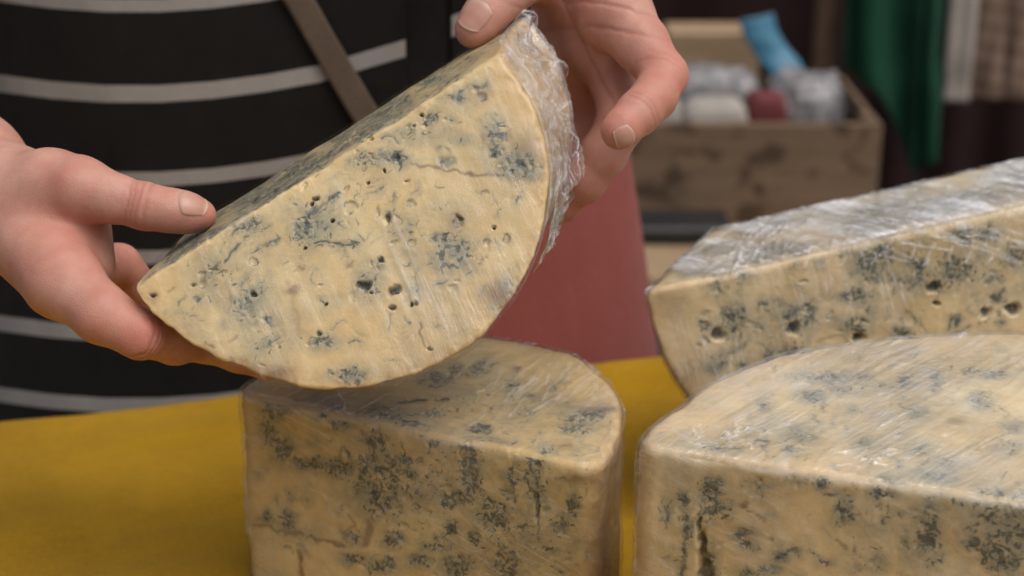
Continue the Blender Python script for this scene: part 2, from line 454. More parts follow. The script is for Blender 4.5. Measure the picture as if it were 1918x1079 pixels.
# ------------------------------------------------------------------ half-wheel cheeses
def stamps_eval(X, Y, stamps, w3, seed):
    """turn a list of marks (photo pixels) into per-vertex fields"""
    n = len(X)
    mold = np.zeros(n, np.float32); dark = np.zeros(n, np.float32); brown = np.zeros(n, np.float32); dep = np.zeros(n, np.float32)
    rng = random.Random(seed)
    wob = 4.2
    Xw = X + wob * noise(w3, 260, seed) + 1.6 * noise(w3, 620, seed + 3) + 3.0 * noise(w3, 120, seed + 5)
    Yw = Y + wob * noise(w3, 260, seed + 1) + 1.6 * noise(w3, 620, seed + 4) + 3.0 * noise(w3, 120, seed + 6)
    brk = noise(w3, 330, seed + 9)
    def near(x, y, r):
        return np.nonzero((np.abs(X - x) < r) & (np.abs(Y - y) < r))[0]
    def vein(pts, w, s, d=0.00012):
        pts = np.array(pts, float)
        c = pts.mean(0); r = np.abs(pts - c).max() + w * 4 + 12
        i = near(c[0], c[1], r)
        if not len(i): return
        best = np.full(len(i), 1e9)
        for a, b in zip(pts[:-1], pts[1:]):
            ba = b - a; L = max(ba @ ba, 1e-9)
            t = np.clip(((Xw[i] - a[0]) * ba[0] + (Yw[i] - a[1]) * ba[1]) / L, 0, 1)
            best = np.minimum(best, np.hypot(Xw[i] - a[0] - t * ba[0], Yw[i] - a[1] - t * ba[1]))
        wl_ = w * 1.25 * (1 + 0.6 * noise(w3[i], 150, seed + 12))
        e = np.exp(-(best / wl_) ** 2)
        dark[i] = np.maximum(dark[i], s * e * np.clip(0.72 + 0.75 * brk[i], 0, 1))
        mold[i] = np.maximum(mold[i], 0.75 * s * np.exp(-(best / (w * 3.0 + 5)) ** 2))
        dep[i] = np.maximum(dep[i], d * e)
    def ring(x, y, r, r2=None, s=0.85):
        r2 = r2 or r
        i = near(x, y, max(r, r2) * 2.2 + 6)
        q = np.hypot((Xw[i] - x) / r, (Yw[i] - y) / r2)
        e = np.exp(-((q - 1) / (0.25 + 1.0 / r)) ** 2)
        dark[i] = np.maximum(dark[i], 0.85 * s * e * np.clip(0.62 + 0.9 * brk[i], 0, 1)); dep[i] = np.maximum(dep[i], 0.0007 * np.exp(-q ** 4))
        mold[i] = np.maximum(mold[i], 0.45 * np.exp(-(q / 2.0) ** 2))
    def blob(x, y, rx, ry, s):
        rx, ry = rx * 1.3, ry * 1.3
        i = near(x, y, max(rx, ry) * 2.4)
        q = ((X[i] * .4 + Xw[i] * .6 - x) / rx) ** 2 + ((Y[i] * .4 + Yw[i] * .6 - y) / ry) ** 2
        mold[i] = np.maximum(mold[i], min(1.5 * s, 1.0) * np.exp(-q))
    def hole(x, y, r, r2=None, s=1.0, d=0.004):
        r2 = r2 or r
        i = near(x, y, max(r, r2) * 2 + 8)
        q = ((Xw[i] - x) / r) ** 2 + ((Yw[i] - y) / r2) ** 2
        e = np.exp(-q ** 2.2)
        dark[i] = np.maximum(dark[i], s * e); dep[i] = np.maximum(dep[i], d * e)
        mold[i] = np.maximum(mold[i], 0.35 * np.exp(-q / 3.5))
    for s in stamps:
        k = s[0]
        if k == 'v': vein(s[1], s[2], s[3] if len(s) > 3 else 0.85)
        elif k == 'h': hole(*s[1:])
        elif k == 'r': ring(*s[1:])
        elif k == 'm': blob(*s[1:])
        elif k == 'b':
            x, y, rx, ry, st = s[1:]
            i = near(x, y, max(rx, ry) * 2.4)
            brown[i] = np.maximum(brown[i], st * np.exp(-((Xw[i] - x) / rx) ** 2 - ((Yw[i] - y) / ry) ** 2))
        elif k == 'bv':
            pts = np.array(s[1], float); c = pts.mean(0); i = near(c[0], c[1], np.abs(pts - c).max() + s[2] * 4)
            best = np.full(len(i), 1e9)
            for a, b in zip(pts[:-1], pts[1:]):
                ba = b - a; L = max(ba @ ba, 1e-9)
                t = np.clip(((Xw[i] - a[0]) * ba[0] + (Yw[i] - a[1]) * ba[1]) / L, 0, 1)
                best = np.minimum(best, np.hypot(Xw[i] - a[0] - t * ba[0], Yw[i] - a[1] - t * ba[1]))
            e = np.exp(-(best / s[2]) ** 2)
            brown[i] = np.maximum(brown[i], s[3] * e); dep[i] = np.maximum(dep[i], 0.00012 * s[3] * e)
        elif k == 'c':                       # cluster of short squiggles
            x, y, rx, ry = s[1:5]; st = s[5] if len(s) > 5 else 0.8
            blob(x, y, rx * 1.35 + 3, ry * 1.35 + 3, 1.0 * st)
            cnt = int(5 + rx * ry / 22)
            for _ in range(min(cnt, 60)):
                a = rng.uniform(0, 6.283); q = math.sqrt(rng.random())
                cx, cy = x + rx * q * math.cos(a), y + ry * q * math.sin(a)
                L = rng.uniform(2, 9); th = rng.uniform(0, 6.283); th2 = th + rng.uniform(-1.3, 1.3)
                p0 = (cx, cy); p1 = (cx + L * math.cos(th), cy + L * math.sin(th)); p2 = (p1[0] + L * .8 * math.cos(th2), p1[1] + L * .8 * math.sin(th2))
                if rng.random() < 0.18: ring(cx, cy, rng.uniform(3, 5), None, 0.75 * st)
                else: vein([p0, p1, p2], rng.uniform(1.5, 2.9), rng.uniform(0.6, 1.0) * st, 0.0001)
    return mold, dark, brown, dep

def half_wheel(root_name, label, cat_group, O, U, V, Wd, R, Tk, rmul, mat, film_mat, main_marks, chord_marks,
               fillet=0.005, corner=0.008, N=760, rows=(105, 5, 100, 4, 12), seed=1, main_haze=0.12, chord_haze=0.12,
               rind_w=0.012, film_ang=(0.9, 0.9), flip=False, film_puff=0.0, milk_sheen_fn=None, gloss=(1.0, 1.0), rough=0.5, strokes=(), mark_gain=(1.0, 1.0), chord_sheen=0.0, main_sheen=0.0, wide=1.0, rim_brown=0.0, front_tan=0.0):
    """rounded half-disc block. a runs along the straight cut (U), b away from it (V), c through the thickness (Wd)"""
    def outline(n):
        rc = corner
        A = math.sqrt((R - rc) ** 2 - rc ** 2); t1 = math.atan2(rc, A)
        pts = []
        cm = 700
        pts += [(x, 0.0) for x in np.linspace(-A, A, cm)]
        pts += [(A + rc * math.cos(t), rc + rc * math.sin(t)) for t in np.linspace(-math.pi / 2, t1, 60)[1:]]
        pts += [(R * math.cos(t), R * math.sin(t)) for t in np.linspace(t1, math.pi - t1, 1200)[1:]]
        pts += [(-A + rc * math.cos(t), rc + rc * math.sin(t)) for t in np.linspace(math.pi - t1, 1.5 * math.pi, 60)[1:-1]]
        p = np.array(pts)
        tt = np.degrees(np.arctan2(p[:, 1], p[:, 0])); rr = np.hypot(p[:, 0], p[:, 1])
        mul = np.interp(tt, [m[0] for m in rmul], [m[1] for m in rmul])
        mul = 1 + (mul - 1) * np.clip(p[:, 1] / (0.25 * R), 0, 1)
        p = p * mul[:, None]
        q = np.vstack([p, p[:1]]); L = np.hypot(*np.diff(q, axis=0).T)
        dens = np.where((p[:, 1] < 0.004) & (np.abs(p[:, 0]) < A), 1.5 * wide, 1.0)
        s = np.concatenate(([0], np.cumsum(L * dens)))
        u = np.linspace(0, s[-1], n, endpoint=False)
        r = np.stack([np.interp(u, s, q[:, 0]), np.interp(u, s, q[:, 1])], -1)
        d = np.roll(r, -1, 0) - np.roll(r, 1, 0); nn = np.stack([d[:, 1], -d[:, 0]], -1); nn /= np.linalg.norm(nn, axis=1)[:, None]
        for _ in range(3): nn = (np.roll(nn, 1, 0) + nn * 2 + np.roll(nn, -1, 0)); nn /= np.linalg.norm(nn, axis=1)[:, None]
        return r, nn
    def shell(n, rws, off):
        B, nn = outline(n)
        Bi = B - nn * fillet
        C = np.array((0.0, 0.42 * R))
        ab = []; cc = []; sec = []
        for s in np.linspace(0.012, 1, rws[0]):
            s2 = s ** 0.72
            ab.append(C + s2 * (Bi - C)); cc.append(np.zeros(n)); sec.append(0)
        for ps in np.linspace(0, math.pi / 2, rws[1] + 2)[1:]:
            ab.append(Bi + nn * fillet * math.sin(ps)); cc.append(np.full(n, fillet * (1 - math.cos(ps)))); sec.append(0 if ps < 0.8 else 1)
        for z in np.linspace(fillet, Tk - fillet, rws[2])[1:]:
            ab.append(B.copy()); cc.append(np.full(n, z)); sec.append(1)
        for ps in np.linspace(math.pi / 2, 0, rws[3] + 2)[1:]:
            ab.append(Bi + nn * fillet * math.sin(ps)); cc.append(np.full(n, Tk - fillet * (1 - math.cos(ps)))); sec.append(2)
        for s in np.linspace(1, 0.02, rws[4])[1:]:
            ab.append(C + s * (Bi - C)); cc.append(np.full(n, Tk)); sec.append(2)
        ab = np.array(ab); cc = np.array(cc); K = len(ab)
        sec = np.repeat(np.array(sec), n)
        a = ab[..., 0].ravel(); b = ab[..., 1].ravel(); c = cc.ravel()
        W = O + a[:, None] * U + b[:, None] * V + c[:, None] * Wd
        chord = np.tile((B[:, 1] < 0.25 * corner), K)
        onchord = np.tile(np.clip(1 - B[:, 1] / (0.9 * corner), 0, 1), K)
        G = W.reshape(K, n, 3)
        du = np.roll(G, -1, 1) - np.roll(G, 1, 1)
        dv = np.gradient(G, axis=0)
        Nn = np.cross(du, dv).reshape(-1, 3); Nn /= (np.linalg.norm(Nn, axis=1)[:, None] + 1e-12)
        cen = O + 0.42 * R * V + 0.5 * Tk * Wd
        if ((W - cen) * Nn).sum(1).mean() < 0: Nn = -Nn; f_in = True
        else: f_in = False
        f = []
        kk, ii = np.meshgrid(np.arange(K - 1), np.arange(n), indexing='ij'); i2 = (ii + 1) % n
        q = np.stack([kk * n + ii, kk * n + i2, (kk + 1) * n + i2, (kk + 1) * n + ii], -1).reshape(-1, 4)
        W2 = np.vstack([W, G[0].mean(0)[None], G[-1].mean(0)[None]])
        i = np.arange(n); i2 = (i + 1) % n
        t0 = np.stack([np.full(n, K * n), i2, i], -1); t1 = np.stack([np.full(n, K * n + 1), (K - 1) * n + i, (K - 1) * n + i2], -1)
        tt = np.vstack([t0, t1])
        if f_in: q = q[:, ::-1]; tt = tt[:, ::-1]
        ext = lambda x, v0=None: np.concatenate([x, x[:1], x[-1:]])
        return dict(W=W2, N=np.vstack([Nn, Nn[:1], Nn[-1:]]), q=q, t=tt, a=ext(a), b=ext(b), c=ext(c), sec=ext(sec), chord=ext(chord), onchord=ext(onchord))
    base = O + 0.42 * R * V + 0.5 * Tk * Wd
    S0 = shell(60, (6, 2, 6, 2, 4), 0)
    base = np.array((base[0], base[1], S0['W'][:, 2].min()))
    root = empty(root_name, base, label, cat_group[0], cat_group[1])
    S = shell(N, rows, 0)
    W, Nn = S['W'], S['N']
    # slow unevenness of a hand-cut block
    disp = 0.0016 * fbm(W, 22, seed, 3) + rough * (0.0005 * fbm(W, 65, seed + 41, 2) + 0.00055 * fbm(W, 150, seed + 40, 3))
    W1 = W + Nn * disp[:, None]
    X, Y, D = proj(W1)
    mold = np.zeros(len(W)); dark = np.zeros(len(W)); brown = np.zeros(len(W)); dep = np.zeros(len(W))
    mi = np.nonzero(S['sec'] == 0)[0]
    for idx, marks, sd in ((mi, main_marks, seed), (np.nonzero((S['sec'] == 1) & (S['onchord'] > 0))[0], chord_marks, seed + 100)):
        m_, d_, b_, p_ = stamps_eval(X[idx], Y[idx], marks, W[idx], sd)
        mg = mark_gain[0 if sd == seed else 1]
        m_, d_, b_ = m_ * mg, d_ * (0.35 + 0.65 * mg), np.clip(b_ * 1.5, 0, 1)
        if sd != seed:
            k = S['onchord'][idx]
            m_, d_, b_, p_ = m_ * k, d_ * k, b_ * k, p_ * k
        mold[idx] = m_; dark[idx] = d_; brown[idx] = b_; dep[idx] = p_
    # general bloom through the paste
    gen = np.clip(fbm(W, 26, seed + 7, 4) * 2.2, 0, 1)
    paste = np.where(S['sec'] == 0, main_haze, np.where((S['sec'] == 1), chord_haze * S['onchord'], 0.15))
    mold = np.clip(np.maximum(mold, gen * paste * 2.2), 0, 1)
    # distance to the outer rind
    rr = np.hypot(S['a'], S['b']) / (R * np.interp(np.degrees(np.arctan2(S['b'], S['a'])), [m[0] for m in rmul], [m[1] for m in rmul]))
    dr = (1 - rr) * R
    rind = np.exp(-(np.clip(dr + 0.003 * noise(W, 70, seed + 2), 0, None) / rind_w) ** 1.5)
    rind *= np.where(S['sec'] == 0, 0.55, np.where(S['sec'] == 1, 1 - 0.6 * S['onchord'], 1.0))
    mold *= np.clip(1.15 - np.exp(-(np.clip(dr, 0, None) / (rind_w * 0.8)) ** 2) * 0.9, 0, 1) if rind_w > 0 else 1
    brown = np.clip(np.maximum(brown, rim_brown * (S['sec'] == 1) * (1 - S['onchord']) * (0.5 + 0.5 * noise(W, 30, seed + 5))), 0, 1)
    ce = np.where(S['sec'] == 0, np.clip((S['b'] - 0.0012) / 0.004 + 0.5 * noise(W, 90, seed + 31), 0.0, 1), 1.0)
    mold *= 0.25 + 0.75 * ce; dark *= 0.2 + 0.8 * ce
    # chipped, crumbling arrises
    em = np.where(S['sec'] == 0, np.exp(-(np.clip(np.minimum(S['b'], dr), 0, None) / 0.004) ** 2), np.where(S['sec'] == 1, np.exp(-(S['c'] / 0.005) ** 2), 0))
    dep = dep + em * (0.0022 * np.clip(fbm(W, 55, seed + 90, 3) + 0.05, 0, 1) + 0.0010 * np.clip(fbm(W, 170, seed + 91, 2), 0, 1))
    W1 = W1 - Nn * dep[:, None]
    fi = (S['q'][:, ::-1], S['t'][:, ::-1]) if flip else (S['q'], S['t'])
    mk('paste', W1, list(fi), mat, root, base, attrs=dict(mold=mold, dark=dark, brown=brown, rind=rind))
    # cling film, its own thin shell just off the surface
    F = shell(600, (100, 4, 50, 4, 6), 0)
    Wf, Nf = F['W'], F['N']
    X, Y, D = proj(Wf)
    ang = np.where(F['sec'] == 0, film_ang[0], film_ang[1])
    pu, pv = X / 4000.0, Y / 4000.0
    fu = pu * np.cos(ang) + pv * np.sin(ang); fv = -pu * np.sin(ang) + pv * np.cos(ang)
    fuv = np.stack([fu, fv, F['c'] * 0.4], -1)
    wr = noise(fuv * np.array((30, 300, 30)), 1.0, seed + 60)
    dd = 0.0016 + 0.0014 * fbm(Wf, 22, seed, 2) + 0.0004 * np.clip(wr, -0.6, 1) + film_puff * np.clip(fbm(Wf, 40, seed + 61, 3), 0, 1)
    milk_sheen = milk_sheen_fn(X, Y, F) if milk_sheen_fn else 0.10 * np.clip(fbm(Wf, 18, seed + 66, 3) * 2, 0, 1) + 0.10 * (F['sec'] == 1) * (1 - F['onchord'])
    milk_sheen = milk_sheen + main_sheen * (F['sec'] == 0) * np.clip(0.7 + fbm(Wf, 30, seed + 69, 3), 0, 1)  # pale sheen painted over the main face
    milk_sheen = milk_sheen + chord_sheen * F['onchord'] * (F['sec'] == 1) * np.clip(0.55 + 0.9 * fbm(fuv * np.array((16, 330, 16)), 1.0, seed + 68, 2) + 0.7 * fbm(fuv * np.array((40, 60, 40)), 1.0, seed + 67, 2), 0, 1)  # sky reflection on the flat cut, painted as streaky white
    for (pts, w, st) in strokes:                 # folds that stand up from the film, with white glints painted along them
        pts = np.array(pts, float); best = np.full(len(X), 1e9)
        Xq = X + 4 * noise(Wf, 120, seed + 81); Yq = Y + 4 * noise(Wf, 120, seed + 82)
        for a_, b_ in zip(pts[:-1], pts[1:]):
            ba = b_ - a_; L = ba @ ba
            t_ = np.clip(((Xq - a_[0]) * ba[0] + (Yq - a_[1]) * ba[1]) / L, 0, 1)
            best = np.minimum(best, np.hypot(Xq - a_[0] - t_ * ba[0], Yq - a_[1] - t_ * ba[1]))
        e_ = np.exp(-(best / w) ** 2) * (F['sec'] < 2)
        dd = dd + 0.0007 * e_; milk_sheen = np.maximum(milk_sheen, st * e_)
    mk('cling_film', Wf + Nf * dd[:, None], [F['q'], F['t']], film_mat, root, base, attrs=dict(fuv=fuv, milk_sheen=np.clip(milk_sheen, 0, 1), gloss=np.where(F['sec'] == 0, gloss[0], np.where(F['onchord'] > 0.5, gloss[1], 0.4))))
    return root, shell

def nrm(v): v = np.asarray(v, float); return v / np.linalg.norm(v)

# marks read off the photograph (photo pixels)
held_main = [
 ('c', 445, 422, 34, 14, 0.8), ('v', [(400, 500), (428, 480), (460, 445), (490, 415)], 3), ('v', [(415, 470), (445, 430), (470, 405)], 3),
 ('v', [(468, 476), (482, 468), (495, 459), (520, 450)], 3.2), ('r', 475, 492, 8), ('r', 380, 533, 8), ('h', 363, 534, 5, 5, .8, .001), ('r', 376, 512, 6),
 ('v', [(370, 555), (374, 565)], 3.5), ('r', 415, 514, 6), ('r', 557, 504, 7), ('h', 475, 550, 4), ('c', 458, 570, 12, 10), ('v', [(442, 602), (452, 595), (463, 593)], 3),
 ('c', 500, 600, 9, 7, .6), ('m', 465, 560, 45, 60, .55), ('m', 400, 520, 50, 50, .45), ('m', 500, 640, 50, 35, .45), ('m', 590, 575, 45, 30, .25),
 ('v', [(484, 653), (505, 646), (526, 634)], 2.8), ('h', 597, 626, 6, 4, .95, .002), ('c', 600, 641, 26, 9, .8), ('b', 548, 546, 14, 9, .9),
 ('bv', [(538, 530), (545, 560), (552, 585), (560, 625)], 6, .25), ('b', 525, 695, 30, 13, .8), ('b', 480, 690, 20, 8, .5), ('c', 655, 705, 28, 12, 1.0), ('c', 622, 703, 5, 5), ('h', 434, 692, 3),
 ('v', [(602, 560), (610, 570)], 2.5), ('h', 614, 570, 3.5),
 ('h', 590, 371, 7, 6, 1, .003), ('h', 585, 381, 5), ('v', [(572, 412), (590, 396), (607, 383), (622, 368), (636, 360)], 5, 1.0), ('v', [(595, 408), (612, 388), (632, 370)], 2.5, .9),
 ('c', 575, 430, 26, 24, 1.0), ('m', 590, 415, 55, 45, .6), ('v', [(588, 456), (615, 453), (640, 459), (668, 462)], 3.6, 1.0), ('h', 568, 348, 5, 9, .6, .001), ('h', 568, 467, 3), ('r', 657, 389, 12), ('r', 707, 396, 6, 9),
 ('r', 770, 381, 7.5), ('h', 728, 409, 6, 6, 1, .003), ('v', [(730, 398), (744, 402), (754, 416), (771, 429)], 4, .8), ('r', 773, 455, 8, 7), ('m', 755, 430, 30, 35, .5),
 ('h', 682, 535, 10, 8, 1, .005), ('h', 738, 543, 10, 8, 1, .005), ('h', 736, 576, 9, 5, 1, .004), ('h', 717, 488, 6, 5, 1, .003), ('c', 705, 497, 13, 7, 1), ('h', 695, 548, 4), ('m', 690, 530, 32, 40, .55),
 ('r', 661, 556, 8, 10), ('v', [(781, 505), (782, 540)], 3, .7), ('h', 770, 570, 4), ('h', 780, 568, 5, 6, .8, .002), ('m', 775, 545, 22, 35, .5), ('v', [(650, 500), (660, 492)], 3, .45), ('b', 657, 494, 9, 5, .6),
 ('h', 626, 412, 3.5), ('h', 760, 340, 6, 4, .8, .001), ('h', 717, 323, 3), ('h', 687, 344, 2.5), ('m', 700, 330, 60, 28, .3),
 ('b', 904, 178, 16, 14, .55), ('r', 903, 179, 8), ('v', [(858, 190), (866, 172), (884, 160), (910, 161)], 3.4), ('c', 858, 186, 10, 10, .9), ('m', 850, 200, 40, 35, .35),
 ('h', 792, 212, 4, 4, 1, .002), ('c', 803, 224, 16, 9, .8), ('c', 768, 243, 12, 7, .8), ('v', [(705, 262), (720, 254), (736, 257), (746, 271)], 2.5), ('h', 694, 260, 3.5), ('m', 760, 245, 90, 28, .5), ('c', 845, 225, 12, 6, .5),
 ('v', [(640, 303), (670, 298), (700, 294), (725, 296)], 5, .75), ('c', 690, 298, 48, 12, .8), ('c', 742, 298, 22, 12, 1), ('h', 742, 298, 9, 5, .9, .002), ('r', 836, 301, 15, 10, .7), ('m', 836, 303, 16, 9, .8), ('c', 670, 285, 18, 9, .6),
 ('bv', [(770, 309), (830, 314), (890, 326), (945, 330)], 3, .7), ('m', 780, 300, 60, 16, .35),
 ('m', 925, 240, 22, 22, .75), ('c', 928, 232, 14, 14, .6), ('c', 936, 256, 12, 4, 1), ('c', 925, 282, 9, 16, 1), ('v', [(922, 265), (923, 285), (932, 300)], 5, .9), ('c', 970, 312, 40, 16, 1), ('v', [(930, 298), (960, 312), (985, 318), (1012, 314)], 5, .8),
 ('b', 985, 280, 30, 36, .55), ('b', 905, 262, 8, 14, .5), ('m', 965, 300, 55, 28, .6), ('b', 980, 330, 40, 10, .6),
 ('r', 858, 415, 7, 9, 1), ('h', 860, 409, 6, 4, 1, .002), ('b', 856, 416, 15, 13, .75), ('h', 924, 428, 3), ('r', 910, 453, 7), ('m', 845, 475, 45, 36, .7), ('c', 825, 447, 14, 8, .7), ('c', 860, 459, 12, 5, .8),
 ('r', 845, 538, 8, 7, .8), ('b', 935, 550, 30, 25, .85), ('c', 955, 541, 14, 12, .8), ('c', 932, 580, 9, 9, .7), ('bv', [(783, 605), (787, 625), (798, 650)], 2.6, .75), ('h', 807, 653, 3), ('bv', [(895, 490), (915, 482)], 3, .5),
 ('bv', [(815, 348), (828, 352), (835, 352)], 1.6, .8), ('bv', [(380, 640), (400, 650)], 2, .5), ('bv', [(425, 640), (445, 632)], 2, .5), ('b', 290, 555, 10, 12, .5), ('h', 290, 554, 3), ('bv', [(318, 548), (328, 538)], 3, .5),
 ('bv', [(425, 545), (432, 570), (428, 585)], 2.4, .5)]
held_chord = [('c', 470, 370, 60, 24, .9), ('c', 560, 310, 55, 20, .9), ('c', 640, 250, 50, 18, .8), ('c', 390, 440, 40, 18, .9), ('c', 320, 480, 30, 20, .7), ('m', 500, 360, 130, 60, .75), ('m', 700, 220, 120, 60, .6), ('m', 360, 450, 80, 50, .7), ('c', 730, 190, 40, 14, .7), ('c', 800, 150, 40, 10, .7)]
_r = random.Random(5)
for _k in range(70):            # dark streaks that run along the flat cut of the held piece
    _u = _r.uniform(0.02, 0.98); _o = _r.uniform(0, 1); _L = _r.uniform(0.02, 0.10)
    _x, _y = 245 + 690 * _u + 45 * _o, 540 - 440 * _u - 70 * _o
    held_chord.append(('v', [(_x, _y), (_x + 690 * _L * .5, _y - 440 * _L * .5 + _r.uniform(-5, 5)), (_x + 690 * _L, _y - 440 * _L)], _r.uniform(1.5, 4), _r.uniform(.5, 1)))
mid_top = [('v', [(705, 785), (735, 778), (760, 787), (808, 797)], 3.2, .95), ('v', [(745, 758), (785, 750), (810, 746), (838, 750)], 2.6, .9), ('c', 722, 771, 30, 10, .9), ('m', 720, 775, 60, 25, .6), ('c', 800, 775, 22, 8, .5), ('r', 747, 792, 9, 5),
 ('c', 822, 711, 26, 13, .9), ('c', 900, 692, 14, 16, .9), ('b', 868, 701, 10, 4, .9), ('h', 868, 701, 6, 2.5, .6, .001), ('b', 970, 692, 9, 4, .9), ('h', 970, 692, 5, 2, .7, .001), ('b', 997, 741, 11, 7, .9), ('r', 908, 736, 8, 4), ('c', 960, 720, 14, 7, .6), ('r', 852, 767, 8, 4), ('r', 912, 766, 7, 3),
 ('c', 898, 804, 18, 6, .9), ('v', [(882, 804), (900, 806), (915, 801)], 3), ('v', [(915, 824), (940, 828), (958, 833), (968, 827)], 2.8), ('c', 1076, 801, 20, 12, 1), ('m', 1085, 790, 45, 22, .8), ('c', 1110, 775, 36, 9, 1), ('v', [(1060, 788), (1100, 774), (1150, 767)], 4, .7), ('b', 1120, 765, 50, 7, .8), ('b', 1062, 835, 16, 8, .7),
 ('c', 1020, 848, 13, 10, 1), ('m', 985, 790, 90, 20, .35), ('m', 880, 740, 100, 40, .4), ('b', 700, 745, 200, 30, .25), ('c', 630, 765, 14, 4, .7), ('v', [(556, 764), (600, 774), (650, 788)], 2.4, .75), ('c', 860, 828, 40, 6, .7), ('c', 780, 812, 40, 6, .6), ('c', 1035, 728, 10, 6, .5), ('c', 990, 770, 30, 6, .5), ('c', 850, 690, 14, 7, .6)]
mid_front = [('c', 516, 770, 17, 13, .9), ('c', 506, 815, 9, 20, .6), ('c', 530, 838, 14, 18, .8), ('v', [(552, 858), (585, 866), (612, 876)], 4, .8), ('c', 585, 868, 30, 7, .8), ('c', 640, 880, 24, 11, .9), ('bv', [(632, 866), (642, 840), (662, 868)], 4, .6), ('h', 648, 846, 6, 7, .6, .002),
 ('c', 705, 880, 32, 34, 1), ('c', 716, 932, 28, 24, 1), ('m', 710, 905, 55, 70, .75), ('c', 752, 862, 18, 8, .9), ('c', 768, 888, 12, 9, .9), ('r', 786, 865, 8, 7), ('b', 786, 866, 7, 7, .8), ('h', 762, 914, 6, 4, .9, .002), ('r', 763, 932, 8), ('r', 778, 947, 8, 4), ('r', 757, 983, 11, 5, .9), ('c', 735, 1010, 16, 12, .8),
 ('bv', [(690, 980), (686, 1015)], 7, .9), ('bv', [(478, 985), (500, 988), (530, 996), (567, 998)], 3.5, .8), ('bv', [(575, 1006), (610, 1015), (645, 1022)], 3.6, .95), ('bv', [(560, 1035), (566, 1079)], 5, .85), ('bv', [(655, 965), (662, 985), (640, 1000)], 3, .5), ('c', 665, 1048, 18, 6, .9), ('c', 500, 970, 8, 7, .9), ('c', 540, 975, 8, 12, .7),
 ('m', 660, 1010, 18, 14, .8), ('c', 715, 1058, 20, 10, .7), ('v', [(860, 834), (884, 848), (878, 880), (892, 905), (902, 926)], 6, .8), ('c', 880, 890, 16, 40, .8), ('h', 803, 838, 4, 9, .6, .002), ('c', 811, 832, 6, 5, .9), ('c', 965, 888, 9, 16, .9), ('c', 958, 922, 14, 7, .9), ('c', 842, 990, 12, 12, 1), ('c', 886, 1008, 9, 8, .9), ('c', 848, 935, 24, 12, .9),
 ('r', 834, 908, 9, 4, .7), ('c', 925, 966, 30, 24, .8), ('m', 925, 965, 36, 30, .8), ('v', [(992, 905), (1002, 945), (1006, 985), (1010, 1010)], 3.5, .85), ('h', 1004, 950, 5, 24, .6, .004), ('v', [(1076, 930), (1070, 960)], 4, .8), ('c', 1074, 950, 8, 18, .7), ('c', 1050, 986, 14, 9, .9), ('v', [(1012, 1028), (1040, 1032), (1066, 1035)], 3, .8), ('c', 950, 1050, 18, 30, .8), ('c', 855, 1060, 24, 16, .9), ('c', 790, 1050, 20, 9, .8), ('c', 1005, 870, 12, 20, .8), ('m', 1000, 900, 25, 50, .7),
 ('b', 1080, 900, 30, 10, .7), ('b', 790, 930, 30, 16, .5), ('c', 820, 1020, 26, 10, .7), ('c', 1105, 1040, 8, 8, .6), ('c', 700, 820, 22, 9, .8), ('c', 640, 800, 20, 6, .6), ('c', 590, 830, 10, 5, .4), ('m', 560, 1000, 60, 20, .3), ('m', 820, 900, 120, 90, .4), ('m', 960, 1000, 90, 90, .4)]
back_face = [('r', 1335, 540, 11, 9), ('r', 1322, 588, 7), ('h', 1346, 626, 11, 10, 1, .006), ('r', 1320, 637, 7), ('c', 1320, 610, 8, 7), ('c', 1374, 598, 18, 22, .9), ('v', [(1358, 664), (1380, 654), (1398, 636)], 4, .8), ('c', 1338, 682, 15, 10, .9), ('h', 1490, 614, 9, 11, 1, .006), ('c', 1490, 594, 26, 18, .9), ('c', 1512, 578, 12, 10, .8), ('c', 1428, 574, 6, 8), ('c', 1465, 570, 20, 7, .5),
 ('h', 1607, 631, 9, 10, 1, .005), ('c', 1605, 612, 22, 12, .8), ('c', 1600, 555, 28, 10, .9), ('c', 1632, 498, 28, 28, 1), ('m', 1640, 490, 45, 40, .7), ('c', 1655, 470, 20, 12, .8), ('c', 1722, 495, 18, 9, .9), ('h', 1748, 540, 13, 9, .85, .004), ('m', 1740, 525, 70, 28, .6), ('c', 1790, 520, 36, 10, .7), ('h', 1757, 572, 5, 6, .8, .003), ('r', 1702, 596, 14, 10), ('c', 1692, 624, 12, 9, .9), ('c', 1805, 442, 15, 13, 1), ('c', 1846, 440, 20, 12, .9), ('c', 1795, 500, 32, 18, .7),
 ('h', 1845, 586, 10, 8, .9, .004), ('h', 1896, 580, 13, 10, 1, .005), ('c', 1790, 598, 9, 5, .9), ('c', 1866, 560, 10, 8, .9), ('c', 1872, 605, 6, 4, .9), ('c', 1441, 670, 9, 16, .9), ('c', 1484, 666, 22, 13, .9), ('c', 1390, 686, 8, 5, .7), ('m', 1480, 690, 90, 26, .45), ('c', 1580, 470, 16, 9, .6), ('c', 1395, 520, 10, 6, .6), ('c', 1535, 495, 8, 10, .4), ('bv', [(1530, 640), (1570, 625), (1600, 645)], 3, .4), ('b', 1250, 560, 40, 30, .3), ('c', 1420, 610, 10, 10, .5), ('c', 1555, 600, 12, 12, .4), ('c', 1900, 480, 20, 20, .6), ('c', 1860, 520, 22, 12, .5)]
back_top = [('c', 1800, 370, 60, 14, .6), ('c', 1600, 420, 60, 14, .6), ('c', 1450, 470, 60, 14, .6), ('c', 1330, 510, 50, 10, .6), ('m', 1600, 420, 300, 60, .35), ('c', 1880, 330, 40, 10, .6)]
